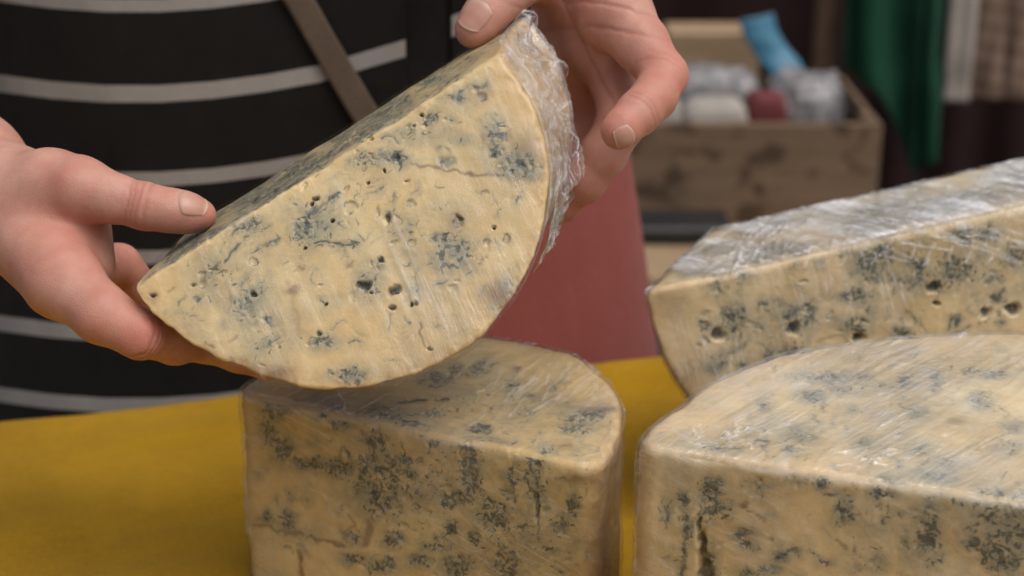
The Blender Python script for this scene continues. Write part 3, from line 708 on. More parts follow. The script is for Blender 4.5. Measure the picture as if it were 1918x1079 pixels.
front_top = [('v', [(1500, 716), (1530, 706), (1565, 707), (1610, 702)], 2.4, .7), ('c', 1560, 706, 60, 9, .7), ('b', 1520, 741, 18, 4, .8), ('c', 1520, 742, 22, 7, .7), ('v', [(1538, 750), (1542, 768)], 3, .8), ('c', 1694, 712, 12, 10, .8), ('c', 1430, 757, 10, 7, .7), ('c', 1342, 838, 20, 3, .9), ('c', 1380, 843, 14, 3, .8), ('c', 1497, 816, 28, 12, .9), ('c', 1484, 844, 16, 8, .9), ('c', 1428, 829, 8, 6, .9), ('m', 1490, 830, 50, 25, .45), ('m', 1720, 772, 24, 18, .9), ('c', 1722, 775, 18, 12, .5), ('r', 1766, 690, 15, 7, .7), ('c', 1752, 712, 10, 16, .7), ('c', 1815, 696, 14, 6, .7), ('c', 1860, 700, 22, 6, .7),
 ('c', 1624, 832, 20, 9, .6), ('m', 1720, 840, 30, 14, .6), ('c', 1772, 870, 16, 8, .6), ('c', 1750, 892, 26, 8, .7), ('c', 1645, 905, 36, 9, .8), ('m', 1840, 750, 28, 22, .7), ('c', 1840, 752, 18, 12, .5), ('r', 1910, 688, 9, 5, .7), ('c', 1900, 800, 16, 8, .7), ('c', 1898, 842, 14, 8, .6), ('c', 1850, 930, 28, 14, 1), ('c', 1900, 935, 20, 10, .8), ('h', 1714, 665, 4, 3, .8, .001), ('m', 1790, 700, 120, 40, .3), ('m', 1400, 820, 50, 14, .4), ('c', 1660, 720, 50, 8, .5), ('c', 1580, 730, 40, 9, .5), ('c', 1620, 770, 40, 10, .3), ('b', 1790, 790, 24, 8, .5)]
front_front = [('v', [(1241, 938), (1250, 955), (1252, 970)], 4, .8), ('c', 1247, 958, 9, 16, .8), ('v', [(1255, 945), (1280, 957)], 3, .6), ('c', 1284, 936, 11, 13, .8), ('c', 1332, 925, 16, 20, .8), ('c', 1346, 946, 16, 9, .9), ('c', 1330, 961, 18, 11, .9), ('c', 1345, 906, 12, 4, .8), ('v', [(1285, 990), (1281, 1020), (1277, 1085)], 5, .8), ('c', 1288, 990, 9, 24, .9), ('h', 1309, 985, 4, 18, .75, .004), ('h', 1314, 1030, 8, 34, .75, .006), ('h', 1319, 1080, 11, 40, .75, .007), ('c', 1332, 1060, 8, 26, .7), ('c', 1360, 972, 7, 6, .8), ('b', 1392, 946, 7, 6, 1), ('bv', [(1400, 955), (1415, 963), (1430, 978)], 2.6, .8), ('c', 1392, 1002, 14, 7, .8), ('c', 1400, 1020, 10, 6, .7), ('c', 1464, 1042, 13, 8, .9), ('c', 1486, 1032, 9, 5, .9), ('c', 1540, 905, 12, 9, .8), ('v', [(1535, 918), (1552, 924), (1562, 924)], 4, .9), ('c', 1445, 1066, 16, 6, .7), ('c', 1395, 1072, 14, 5, .7),
 ('c', 1582, 962, 16, 22, .7), ('m', 1880, 1000, 70, 90, .8), ('c', 1880, 960, 22, 24, .8), ('c', 1830, 1020, 24, 14, .7), ('m', 1740, 1000, 30, 70, .6), ('c', 1740, 960, 14, 30, .5), ('m', 1640, 985, 60, 60, .35), ('c', 1652, 925, 18, 9, .9), ('c', 1890, 1045, 28, 22, .8), ('bv', [(1570, 1015), (1590, 1028)], 3, .8), ('c', 1700, 1020, 12, 24, .5), ('c', 1640, 1045, 16, 20, .5), ('c', 1500, 900, 40, 9, .4), ('c', 1420, 910, 20, 6, .5), ('m', 1790, 940, 80, 12, .4)]

def scatter(marks, box, n, seed):
    r = random.Random(seed)              # fine short veins and specks between the big patches
    for _ in range(n):
        x, y = r.uniform(box[0], box[2]), r.uniform(box[1], box[3]); a = r.uniform(0, 6.283); k = r.random()
        if k < 0.12: marks.append(('r', x, y, r.uniform(4, 7), r.uniform(3, 6), r.uniform(.5, .9)))
        elif k < 0.30: marks.append(('m', x, y, r.uniform(10, 30), r.uniform(8, 22), r.uniform(.2, .5)))
        elif k < 0.45: marks.append(('bv', [(x, y), (x + 9 * math.cos(a), y + 6 * math.sin(a))], r.uniform(1.3, 2.2), r.uniform(.3, .6)))
        else:
            L = r.uniform(4, 15); a2 = a + r.uniform(-1, 1)
            marks.append(('v', [(x, y), (x + L * math.cos(a), y + L * math.sin(a)), (x + L * (math.cos(a) + math.cos(a2)), y + L * (math.sin(a) + math.sin(a2)))], r.uniform(1.2, 2.4), r.uniform(.35, .85)))
scatter(held_main, (330, 160, 1010, 690), 170, 1); scatter(mid_top, (560, 660, 1140, 850), 70, 2); scatter(mid_front, (490, 780, 1130, 1079), 130, 3)
scatter(back_face, (1300, 430, 1918, 690), 110, 4); scatter(front_top, (1400, 650, 1918, 920), 110, 5); scatter(front_front, (1230, 900, 1918, 1079), 90, 6)
_r = random.Random(9)
def spray(x0, y0, x1, y1, n, ang, L, w, st, wig=0.35):  # random white glint strokes to paint on raised film folds
    out = []
    for _ in range(n):
        x, y = _r.uniform(x0, x1), _r.uniform(y0, y1); a = ang + _r.gauss(0, wig); l = L * _r.uniform(0.4, 1.4); a2 = a + _r.gauss(0, wig)
        out.append(([(x, y), (x + l * .5 * math.cos(a), y + l * .5 * math.sin(a)), (x + l * .5 * (math.cos(a) + math.cos(a2)), y + l * .5 * (math.sin(a) + math.sin(a2)))], w * _r.uniform(.7, 1.3), st * _r.uniform(.5, 1)))
    return out
MIDS = ([([(1075, 668), (1110, 690), (1135, 720)], 2.2, .5), ([(1090, 672), (1130, 695), (1155, 735)], 2, .45), ([(1108, 745), (1118, 735), (1112, 725)], 2, .5), ([(1140, 838), (1146, 855)], 2, .5), ([(1120, 835), (1128, 858)], 2, .45), ([(1100, 690), (1112, 708)], 2, .45),
         ([(636, 738), (645, 760), (642, 775)], 2, .4), ([(1150, 800), (1120, 850), (1085, 872)], 3, .35), ([(458, 745), (600, 790), (760, 822), (900, 838)], 3, .30), ([(452, 760), (462, 880), (474, 1000)], 5, .30)]
        + spray(850, 700, 1130, 830, 30, -0.75, 90, 1.7, .36, .12) + spray(480, 760, 1100, 1060, 36, 1.2, 50, 1.7, .22, .7))
FRONTS = (spray(1300, 800, 1420, 850, 26, 0.3, 26, 2.2, .7, 1.2) + spray(1560, 855, 1650, 880, 12, -0.3, 36, 2.4, .7, .3) + spray(1400, 650, 1900, 900, 26, -0.55, 130, 1.8, .34, .12) + spray(1210, 860, 1560, 1060, 24, 0.6, 70, 1.8, .22, .5)
          + [([(1245, 800), (1300, 835), (1400, 880), (1560, 898), (1720, 915), (1918, 945)], 5, .34), ([(1380, 895), (1440, 960), (1480, 930), (1540, 945)], 4, .22), ([(1200, 850), (1198, 960), (1192, 1079)], 5, .3)])
BACKS = (spray(1290, 440, 1480, 520, 14, -0.75, 110, 2.2, .9, .22) + spray(1440, 340, 1900, 460, 46, 0.22, 170, 1.8, .8, .07) + spray(1400, 470, 1900, 500, 20, -1.0, 50, 2.0, .8, .25) + spray(1500, 500, 1620, 560, 14, 1.5, 44, 1.6, .3, .12)
         + [([(1200, 548), (1400, 505), (1600, 462), (1918, 390)], 4, .15), ([(1200, 560), (1204, 650), (1250, 715), (1300, 755)], 6, .35)])
FILM = {
 'held': mat_film('cling_film_smooth', 0.6, 0.22, 0.35, 420),
 'mid': mat_film('cling_film_stretched', 1.1, 0.24, 0.5, 300),
 'back': mat_film('cling_film_glossy', 1.0, 0.40, 0.6, 240, 0.14),
 'front': mat_film('cling_film_tight', 1.1, 0.20, 0.5, 280),
}
# the held piece: front face between its two corners, leaning with the hands
A0, A1 = P(245, 540, 0.800), P(935, 100, 0.812)
Uh = nrm(A1 - A0); Rh = np.linalg.norm(A1 - A0) / 2; Oh = (A0 + A1) / 2
Mh = P(800, 668, 0.790)                      # a point low on the face fixes its plane
Vh = nrm((Mh - Oh) - ((Mh - Oh) @ Uh) * Uh)
Wn = nrm(np.cross(Uh, Vh));  Wn = Wn if Wn @ FWD > 0 else -Wn
backc = P(984, 25, 0.893)
Wh = nrm(backc - A1)
THELD = np.linalg.norm(backc - A1)
def milk_sheen_held(X, Y, F):
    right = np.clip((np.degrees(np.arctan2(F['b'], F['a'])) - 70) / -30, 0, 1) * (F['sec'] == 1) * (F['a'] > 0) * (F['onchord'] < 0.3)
    lines = 0.0  # straight white reflections painted across the held face
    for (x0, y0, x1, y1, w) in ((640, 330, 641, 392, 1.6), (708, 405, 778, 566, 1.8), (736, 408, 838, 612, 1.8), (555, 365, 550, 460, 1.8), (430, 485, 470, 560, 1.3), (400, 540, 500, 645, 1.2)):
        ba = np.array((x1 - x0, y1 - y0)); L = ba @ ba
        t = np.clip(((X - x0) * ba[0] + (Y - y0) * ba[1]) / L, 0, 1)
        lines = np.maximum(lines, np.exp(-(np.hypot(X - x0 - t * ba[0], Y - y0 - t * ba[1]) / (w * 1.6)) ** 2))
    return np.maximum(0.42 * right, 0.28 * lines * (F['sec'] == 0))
held, held_shell = half_wheel('cheese_half', 'half wheel of blue veined cheese held up in both hands', ('cheese', 'cut blue cheeses in cling film'),
    Oh, Uh, Vh, Wh, Rh, THELD, [(0, 1.0), (15, 1.035), (34, 1.07), (60, 1.085), (78, 1.085), (100, 1.05), (121, 1.012), (143, 0.968), (165, 0.985), (180, 1.0)],
    M['cheese'], FILM['held'], held_main, held_chord, fillet=0.0022, corner=0.003, seed=11, main_haze=0.22, chord_haze=0.95, rind_w=0.006,
    film_ang=(1.15, -0.56), gloss=(1.0, 0.3), rough=0.25, milk_sheen_fn=milk_sheen_held, rows=(150, 4, 50, 3, 10), N=820)

# the middle block: half wheel lying on the table, cut side to the camera
zt = 0.119
def onplane(px, py, z):
    r = P(px, py, 1.0) - CAM
    return CAM + r * ((z - CAM[2]) / r[2])
B0, B1 = onplane(434, 734, zt), onplane(1122, 880, zt)
Um = nrm(B1 - B0); Rm = np.linalg.norm(B1 - B0) / 2; Om = (B0 + B1) / 2
Vm = np.array((-Um[1], Um[0], 0.0))
half_wheel('cheese_half', 'half wheel of blue cheese with tan rind standing on yellow cloth below the held half', ('cheese', 'cut blue cheeses in cling film'),
    Om, Um, Vm, np.array((0, 0, -1.0)), Rm, zt - 0.006, [(0, 1), (16, 1.0), (35, 1.045), (49, 1.11), (63, 1.175), (76, 1.265), (98, 1.275), (130, 1.16), (155, 1.04), (180, 1)], M['cheese'], FILM['mid'], mid_top, mid_front,
    fillet=0.004, corner=0.011, seed=23, main_haze=0.26, chord_haze=0.20, rind_w=0.010, film_ang=(-0.45, 0.5), gloss=(1.3, 0.8), strokes=MIDS, mark_gain=(1.0, 1.2), main_sheen=0.05, rim_brown=0.9, rows=(100, 5, 120, 3, 8), wide=1.25)

# the big block in front on the right
zf = 0.150
C0 = onplane(1188, 836, zf)
Of = onplane(1880, 938, zf)
Uf = nrm(Of - C0); Rf = np.linalg.norm(Of - C0)
Vf = np.array((-Uf[1], Uf[0], 0.0))
half_wheel('cheese_half', 'largest pale half wheel of blue cheese lying flat, its wide top under tight film', ('cheese', 'cut blue cheeses in cling film'),
    Of, Uf, Vf, np.array((0, 0, -1.0)), Rf, zf - 0.006, [(0, 1), (25, 1.03), (50, 1.12), (75, 1.22), (91, 1.26), (105, 1.19), (119, 1.145), (129, 1.115), (141, 1.075), (151, 1.035), (161, 1.003), (180, 1)], M['cheese_pale'], FILM['front'], front_top, front_front,
    fillet=0.0045, corner=0.010, seed=37, main_haze=0.18, chord_haze=0.17, rind_w=0.020, film_ang=(-0.5, 0.4), gloss=(1.4, 0.8), strokes=FRONTS, mark_gain=(0.9, 1.1), main_sheen=0.22, rows=(120, 6, 120, 3, 8), N=900, wide=1.2)

# the block behind on the right stands on its rind, flat cut upward
D0 = P(1200, 545, 0.955)
Ub = nrm(P(1918, 384, 0.975) - D0); Rb = 0.166; Ob = D0 + Ub * Rb
axis_b = nrm(np.array((0.40, 0.92, -0.01)))
fn = nrm(np.array((0.10, 0.99, -0.05)))
Vb = nrm(np.cross(fn, Ub)); Vb = Vb if Vb[2] < 0 else -Vb
half_wheel('cheese_half', 'half wheel of blue cheese standing on its rind, shiny wrinkled film over its top', ('cheese', 'cut blue cheeses in cling film'),
    Ob, Ub, Vb, axis_b, Rb, 0.125, [(0, 1), (90, 1.0), (180, 1)], M['cheese_pale'], FILM['back'], back_face, back_top,
    fillet=0.005, corner=0.007, seed=51, main_haze=0.24, rind_w=0.016, film_ang=(1.3, 0.20), film_puff=0.0012, strokes=BACKS, mark_gain=(1.1, 0.8), chord_sheen=0.95, gloss=(0.7, 1.8), chord_haze=0.2, rows=(120, 5, 60, 3, 8))

# crumpled loose film gathered at the right end of the held piece
def film_flap():
    ns, nt_ = 240, 80
    sg, tg = np.meshgrid(np.linspace(0, 1, ns), np.linspace(0, 1, nt_), indexing='ij'); sg = sg.ravel(); tg = tg.ravel()
    ang = np.radians(-3 + 62 * sg)
    mul = np.interp(np.degrees(ang), [0, 15, 34, 60, 78], [1.0, 1.035, 1.07, 1.085, 1.085])
    rad = np.cos(ang)[:, None] * Uh + np.sin(ang)[:, None] * Vh
    one = np.stack([sg * 6, np.zeros_like(sg), np.zeros_like(sg)], -1)
    flare = 0.004 * np.exp(-((sg - 0.03) / 0.06) ** 2) + 0.008 * np.exp(-((sg - 0.70) / 0.06) ** 2) + 0.0005 + 0.0014 * fbm(one, 1.6, 75, 3)
    reach = 0.62 + 0.22 * fbm(one, 1.2, 76, 3)
    V = Oh + (Rh * mul)[:, None] * rad + rad * (0.0024 + flare * tg ** 1.4)[:, None] + (THELD * (-0.012 + reach * tg))[:, None] * Wh
    # long folds that run with the rind, crossed by sharp straight creases
    fo = np.stack([sg * 4.6 + tg * 1.6, tg * 6.0 - sg * 3.0, np.zeros_like(sg)], -1)
    r1 = 1 - 2 * np.abs(fbm(fo, 1.0, 71, 2)); r2 = 1 - 2 * np.abs(fbm(fo * np.array((2.4, 1.2, 1)), 1.4, 72, 2))
    rg = np.random.default_rng(4); tri = np.zeros(len(V))
    for _ in range(7):
        dr = rg.normal(size=3); dr /= np.linalg.norm(dr); fq = rg.uniform(40, 150)
        x = (V @ dr) * fq + rg.uniform(0, 1) + 0.9 * noise(V, 35, int(rg.integers(99)))
        tri += (np.abs((x % 1) - 0.5) * 4 - 1) * (60 / fq)
    V = V + rad * ((0.0008 + 0.0026 * tg) * r1 + (0.0003 + 0.0010 * tg) * r2 + (0.0002 + 0.0006 * tg) * tri)[:, None] + Wh * (0.002 * tg * r2)[:, None]
    cr = np.clip(r1 - 0.80, 0, 1) * 2.2 + np.clip(r2 - 0.84, 0, 1) * 2.4
    milk_sheen = np.clip(0.06 + 0.14 * np.exp(-((tg - 0.05) / 0.12) ** 2) + 1.2 * cr, 0, 0.75)  # milky film, plus white highlights painted on the fold crests
    return V, gridf(ns, nt_), milk_sheen, np.stack([sg * 0.2, tg * 0.07, 0 * sg], -1)
fv, ff, fmilk_sheen, ffu = film_flap()
FILM['crumple'] = mat_film('cling_film_crumpled', 1.25, 0.08, 0.35, 140, 0.10)
hb = np.array(held.location)
o = mk('loose_film', fv, ff, FILM['crumple'], held, hb, attrs=dict(fuv=ffu, milk_sheen=fmilk_sheen, gloss=np.full(len(fv), 1.3)))
o['label'] = 'crumpled loose cling film gathered at the upper corner'

# ------------------------------------------------------------------ the seller: body, hands, clothes
def smin(a, b, k):
    h = np.clip(0.5 + 0.5 * (b - a) / k, 0, 1)
    return b * (1 - h) + a * h - k * h * (1 - h)

def cone(p, A, ra, B, rb):
    ba = B - A
    q = p - A
    t = np.clip((q @ ba) / (ba @ ba), 0, 1)
    d = q - t[:, None] * ba
    return np.sqrt((d * d).sum(1)) - (ra + (rb - ra) * t)

class Flesh:
    def __init__(self, palm, fingers, kp=0.012, kf=0.004, kj=0.009):
        self.palm, self.fingers, self.kp, self.kf, self.kj = palm, fingers, kp, kf, kj
    def d(self, p):
        r = None
        for c in self.palm:
            x = cone(p, *c); r = x if r is None else smin(r, x, self.kp)
        if not self.fingers: return r
        out = None
        for f in self.fingers:
            y = None
            for c in f:
                x = cone(p, *c); y = x if y is None else smin(y, x, self.kf)
            z = smin(r, y, self.kj)
            out = z if out is None else smin(out, z, 0.0012)
        return out
    def grad(self, p, e=0.0006):
        g = np.stack([self.d(p + np.eye(3)[k] * e) - self.d(p - np.eye(3)[k] * e) for k in range(3)], -1)
        return g / (np.linalg.norm(g, axis=1)[:, None] + 1e-12)
    def all_cones(self):
        return list(self.palm) + [c for f in self.fingers for c in f]

def mesh_flesh(fl, h):
    cs = fl.all_cones()
    lo = np.min([np.minimum(c[0] - c[1], c[2] - c[3]) for c in cs], axis=0) - 3 * h
    hi = np.max([np.maximum(c[0] + c[1], c[2] + c[3]) for c in cs], axis=0) + 3 * h
    bl = 5
    n = (np.ceil((hi - lo) / h / bl).astype(int) + 1)
    # coarse pass picks the blocks that hold surface
    cc = np.stack(np.meshgrid(*[np.arange(k) for k in n], indexing='ij'), -1).reshape(-1, 3)
    pc = lo + (cc + 0.5) * bl * h
    dc = np.concatenate([fl.d(x) for x in np.array_split(pc, max(1, len(pc) // 200000))])
    near = np.abs(dc) < bl * h * 1.3 + 0.002
    full = np.repeat(np.repeat(np.repeat(dc.reshape(n).astype(np.float32), bl, 0), bl, 1), bl, 2)
    nb = cc[near]
    off = np.stack(np.meshgrid(*[np.arange(bl)] * 3, indexing='ij'), -1).reshape(-1, 3)
    gi = (nb[:, None, :] * bl + off[None]).reshape(-1, 3)
    dv = np.concatenate([fl.d(lo + x * h) for x in np.array_split(gi, max(1, len(gi) // 150000))])
    full[gi[:, 0], gi[:, 1], gi[:, 2]] = dv
    return surface_nets(full, lo, h)

def surface_nets(sd, org, h):
    ins = sd < 0
    cnt = np.zeros(tuple(s - 1 for s in sd.shape), np.uint8)
    for dx in (0, 1):
        for dy in (0, 1):
            for dz in (0, 1):
                cnt += ins[dx:sd.shape[0] - 1 + dx, dy:sd.shape[1] - 1 + dy, dz:sd.shape[2] - 1 + dz]
    act = (cnt > 0) & (cnt < 8)
    cells = np.argwhere(act)
    idx = np.full(act.shape, -1, np.int32); idx[tuple(cells.T)] = np.arange(len(cells))
    cor = {}
    for dx in (0, 1):
        for dy in (0, 1):
            for dz in (0, 1):
                cor[(dx, dy, dz)] = sd[cells[:, 0] + dx, cells[:, 1] + dy, cells[:, 2] + dz]
    acc = np.zeros((len(cells), 3)); num = np.zeros(len(cells))
    for a in cor:
        for k in range(3):
            if a[k]: continue
            b = list(a); b[k] = 1; b = tuple(b)
            va, vb = cor[a], cor[b]
            x = (va < 0) != (vb < 0)
            t = np.where(x, va / np.where(x, va - vb, 1), 0)
            p = np.tile(np.array(a, float), (len(cells), 1)); p[:, k] = t
            acc += p * x[:, None]; num += x
    V = org + (cells + acc / num[:, None]) * h
    F = []
    for k in range(3):
        i, j = [(1, 2), (2, 0), (0, 1)][k]
        sl0 = [slice(None)] * 3; sl1 = [slice(None)] * 3
        sl0[k] = slice(0, -1); sl1[k] = slice(1, None)
        A, B = ins[tuple(sl0)], ins[tuple(sl1)]
        e = np.argwhere(A != B)
        e = e[(e[:, i] > 0) & (e[:, j] > 0) & (e[:, i] < sd.shape[i] - 1) & (e[:, j] < sd.shape[j] - 1)]
        s = A[tuple(e.T)]
        def cell(di, dj):
            c = e.copy(); c[:, i] -= di; c[:, j] -= dj
            return idx[tuple(c.T)]
        q = np.stack([cell(1, 1), cell(0, 1), cell(0, 0), cell(1, 0)], -1)
        q[~s] = q[~s][:, ::-1]
        F.append(q)
    F = np.vstack(F); F = F[(F >= 0).all(1)]
    return V, F

def lap(V, F, it=2, lam=0.5):
    e = np.vstack([F[:, [0, 1]], F[:, [1, 2]], F[:, [2, 3]], F[:, [3, 0]]])
    e = np.vstack([e, e[:, ::-1]])
    for _ in range(it):
        s = np.zeros_like(V); c = np.zeros(len(V))
        np.add.at(s, e[:, 0], V[e[:, 1]]); np.add.at(c, e[:, 0], 1)
        V = V + lam * (s / np.maximum(c, 1)[:, None] - V)
    return V

def chain(pts, scale=1.0):
    """[(px, py, depth, radius m), ...] -> list of cones"""
    w = [(P(x, y, d), r) for x, y, d, r in pts]
    return [(a[0], a[1], b[0], b[1]) for a, b in zip(w[:-1], w[1:])]

HL = {}
# hand on the left of the picture: thumb on the flat cut, fingers under the rind
HL['palm'] = (chain([(-700, -330, 1.13, 0.042), (-330, 40, 1.00, 0.036), (-60, 312, 0.895, 0.027), (25, 392, 0.868, 0.0265)])
   + chain([(25, 392, 0.868, 0.026), (112, 520, 0.828, 0.0185)]) + chain([(25, 392, 0.872, 0.025), (110, 495, 0.852, 0.017)])
   + chain([(25, 392, 0.878, 0.024), (98, 480, 0.880, 0.016)]) + chain([(20, 385, 0.885, 0.022), (85, 470, 0.905, 0.015)])
   + chain([(30, 380, 0.862, 0.0235), (95, 352, 0.848, 0.0165), (150, 352, 0.838, 0.0142)])
   + chain([(120, 380, 0.852, 0.0115), (128, 500, 0.846, 0.012)]) + chain([(168, 395, 0.858, 0.0085), (178, 500, 0.852, 0.0090)]))
HL['thumb'] = [(150, 353, 0.838, 0.0140), (212, 371, 0.834, 0.0117), (272, 386, 0.832, 0.0112), (318, 394, 0.832, 0.0102), (352, 399, 0.833, 0.0095), (380, 402, 0.834, 0.0066)]
HL['index'] = [(122, 528, 0.826, 0.0168), (190, 588, 0.812, 0.0138), (262, 626, 0.812, 0.0114), (330, 642, 0.838, 0.0104), (385, 640, 0.866, 0.0105), (450, 662, 0.876, 0.0095), (500, 684, 0.878, 0.0078)]
HL['middle'] = [(108, 498, 0.852, 0.0165), (170, 500, 0.885, 0.0130), (222, 500, 0.915, 0.0118), (285, 570, 0.935, 0.0110), (345, 620, 0.935, 0.0085)]
HL['ring'] = [(98, 480, 0.882, 0.0155), (190, 545, 0.935, 0.0115), (280, 615, 0.945, 0.0105), (330, 645, 0.942, 0.008)]
HL['little'] = [(85, 470, 0.905, 0.0145), (165, 545, 0.960, 0.0100), (245, 610, 0.965, 0.0090), (290, 635, 0.962, 0.007)]
HR = {}
# hand on the right: thumb on the flat cut near the corner, index curled in the air, the rest behind the piece
HR['palm'] = (chain([(860, -760, 1.22, 0.042), (985, -470, 1.06, 0.034), (1052, -235, 0.945, 0.0265), (1062, -190, 0.930, 0.026)])
   + chain([(1062, -190, 0.930, 0.026), (1150, 20, 0.893, 0.0185)]) + chain([(1062, -190, 0.932, 0.025), (1118, 80, 0.917, 0.0165)])
   + chain([(1058, -190, 0.935, 0.024), (1086, 120, 0.937, 0.0155)]) + chain([(1052, -190, 0.938, 0.022), (1062, 150, 0.953, 0.0145)])
   + chain([(1050, -185, 0.922, 0.024), (1015, -95, 0.905, 0.0185), (985, -55, 0.893, 0.0145)])
   + chain([(1010, -60, 0.905, 0.012), (1100, 10, 0.912, 0.013)]))
HR['thumb'] = [(990, -58, 0.893, 0.0142), (958, -22, 0.886, 0.0122), (934, 2, 0.882, 0.0116), (910, 28, 0.879, 0.0112), (892, 50, 0.877, 0.0098), (884, 58, 0.876, 0.0085)]
HR['index'] = [(1152, 24, 0.892, 0.0180), (1200, 82, 0.880, 0.0142), (1243, 142, 0.868, 0.0120), (1225, 182, 0.856, 0.0112), (1196, 212, 0.848, 0.0108), (1165, 240, 0.842, 0.0092), (1157, 247, 0.841, 0.0082)]
HR['middle'] = [(1120, 84, 0.916, 0.0160), (1150, 150, 0.912, 0.0132), (1168, 222, 0.900, 0.0130), (1128, 292, 0.902, 0.0122), (1092, 338, 0.905, 0.0118), (1050, 380, 0.912, 0.0100), (1036, 392, 0.914, 0.0088)]
HR['ring'] = [(1088, 124, 0.936, 0.0150), (1112, 220, 0.945, 0.0122), (1070, 300, 0.945, 0.0108), (1010, 350, 0.942, 0.0085)]
HR['little'] = [(1062, 154, 0.952, 0.0140), (1068, 240, 0.965, 0.0105), (1020, 300, 0.962, 0.0092), (975, 340, 0.958, 0.0072)]
FN = ('thumb', 'index', 'middle', 'ring', 'little')

def build_hand(H, creases, nails, reds, h=0.00115):
    fl = Flesh(H['palm'], [chain(H[f]) for f in FN])
    V, F = mesh_flesh(fl, h)
    V = lap(V, F, 2, 0.5)
    N = fl.grad(V)
    red = np.zeros(len(V)); cre = np.zeros(len(V))
    for (x, y, d, r, s) in reds:
        q = np.linalg.norm(V - P(x, y, d), axis=1) / r
        red = np.maximum(red, s * np.exp(-q * q))
    red = np.clip(red + 0.16 * fbm(V, 60, 3, 3) + 0.30 * fbm(V, 170, 8, 3), 0, 1)
    dsp = 0.00035 * fbm(V, 75, 5, 2)
    for (pa, pb, rad, offs, depth, w, toward) in creases:
        A, B = P(*pa), P(*pb); ax = nrm(B - A)
        q = V - A
        s = q @ ax + 0.0008 * noise(V, 220, 9)
        near = np.exp(-(np.linalg.norm(q - (q @ ax)[:, None] * ax, axis=1) / rad) ** 6) 
        face = np.clip((N @ nrm(toward)) * 1.6, 0, 1)
        for o_ in offs:
            e = np.exp(-((s - o_) / w) ** 2) * near * face
            dsp -= depth * e; cre = np.maximum(cre, 0.8 * e)
    V = V + N * dsp[:, None]
    nail = np.zeros(len(V)); pale = np.zeros(len(V))
    Vs, Fs, at = [V], [F], [(red, cre, nail, pale)]
    base = len(V)
    for (pa, pb, toward, halfang, rr) in nails:
        A, B = P(*pa), P(*pb); ax = nrm(B - A); L = np.linalg.norm(B - A)
        up = np.asarray(toward, float); up = nrm(up - (up @ ax) * ax); bi = np.cross(ax, up)
        nu, nw = 25, 25
        uu, ww = np.meshgrid(np.linspace(-1, 1, nu), np.linspace(0, 1, nw), indexing='ij'); uu = uu.ravel(); ww = ww.ravel()
        w2 = 0.16 * np.abs(uu) ** 2.4 + ww * (1 - 0.16 * np.abs(uu) ** 2.4 - 0.24 * np.abs(uu) ** 2.5)
        an = uu * halfang * (0.86 + 0.14 * np.sin(w2 * math.pi))
        pt = A + np.outer(w2 * L, ax) + rr * (np.outer(np.cos(an), up) + np.outer(np.sin(an), bi))
        for _ in range(5):
            dd = fl.d(pt); gg = fl.grad(pt); pt = pt - gg * dd[:, None]
        gg = fl.grad(pt)
        edge = np.clip(np.minimum((1 - np.abs(uu)) / 0.16, ww / 0.12), 0, 1)
        lift = -0.00045 + 0.00085 * edge ** 0.6 + 0.0003 * np.clip((ww - 0.85) / 0.15, 0, 1)
        lift = np.where(ww > 0.97, 0.00005, lift)
        pt = pt + gg * lift[:, None]
        # the plate lies straighter than the fingertip under it
        f = gridf(nu, nw)
        n0 = np.cross(pt[f[0, 1]] - pt[f[0, 0]], pt[f[0, 2]] - pt[f[0, 0]])
        if n0 @ gg[0] < 0: f = f[:, ::-1]
        Vs.append(pt); Fs.append(f + base); base += len(pt)
        lun = np.exp(-(ww / 0.22) ** 2) * 0.5 + np.clip((ww - 0.86) / 0.06, 0, 1) * 0.8
        at.append((np.full(len(pt), 0.5), 0.25 * (1 - edge), np.ones(len(pt)), np.clip(0.10 + 0.55 * lun, 0, 1)))
    V = np.vstack(Vs); F = np.vstack(Fs)
    at = [np.concatenate([a[k] for a in at]) for k in range(4)]
    return V, F, at

TOC = -FWD
hl = build_hand(HL,
    creases=[((272, 386, .832), (318, 394, .832), 0.016, (-0.0065, -0.004, -0.0015, 0.0025), 0.0008, 0.0008, TOC + 0.4 * UP),
             ((262, 624, .812), (330, 640, .838), 0.016, (-0.004, -0.0015, 0.0015), 0.0008, 0.0008, TOC - 0.2 * UP)],
    nails=[((334, 392, .832), (403, 399, .834), TOC * 0.9 + UP * 0.55, 0.92, 0.0102)],
    reds=[(390, 400, .83, .016, .6), (280, 386, .83, .016, .45), (262, 624, .80, .018, .8), (150, 470, .83, .03, .5), (230, 610, .80, .03, .45), (330, 400, .83, .02, .35), (240, 500, .90, .03, .5), (130, 340, .83, .02, .25)])
hr = build_hand(HR,
    creases=[((1100, 60, .90), (1110, 20, .90), 0.05, (0.0, 0.012), 0.0006, 0.0011, TOC),
             ((1080, 120, .92), (1120, 100, .92), 0.05, (0.006,), 0.0006, 0.0011, TOC),
             ((1196, 212, .848), (1165, 240, .842), 0.016, (-0.002, 0.001), 0.0005, 0.0008, TOC + RIGHT * 0.4),
             ((1243, 142, .868), (1225, 182, .856), 0.016, (-0.001, 0.003), 0.0004, 0.0009, TOC - RIGHT * 0.6),
             ((1120, 288, .908), (1082, 332, .910), 0.016, (0.002, 0.0045, 0.007, 0.012), 0.00035, 0.0008, TOC)],
    nails=[((913, 20, .878), (872, 74, .874), TOC + UP * 0.25 - RIGHT * 0.25, 0.88, 0.0105),
           ((1174, 244, .842), (1130, 268, .838), TOC * 0.9 - UP * 0.60, 0.95, 0.0090)],
    reds=[(1270, 150, .865, .03, .65), (1160, 245, .84, .018, .7), (885, 60, .875, .018, .45), (1090, 60, .90, .04, .4), (1075, 340, .905, .035, .55), (1040, 200, .93, .05, .6), (1220, 190, .85, .025, .5), (1140, 110, .9, .03, .3)])

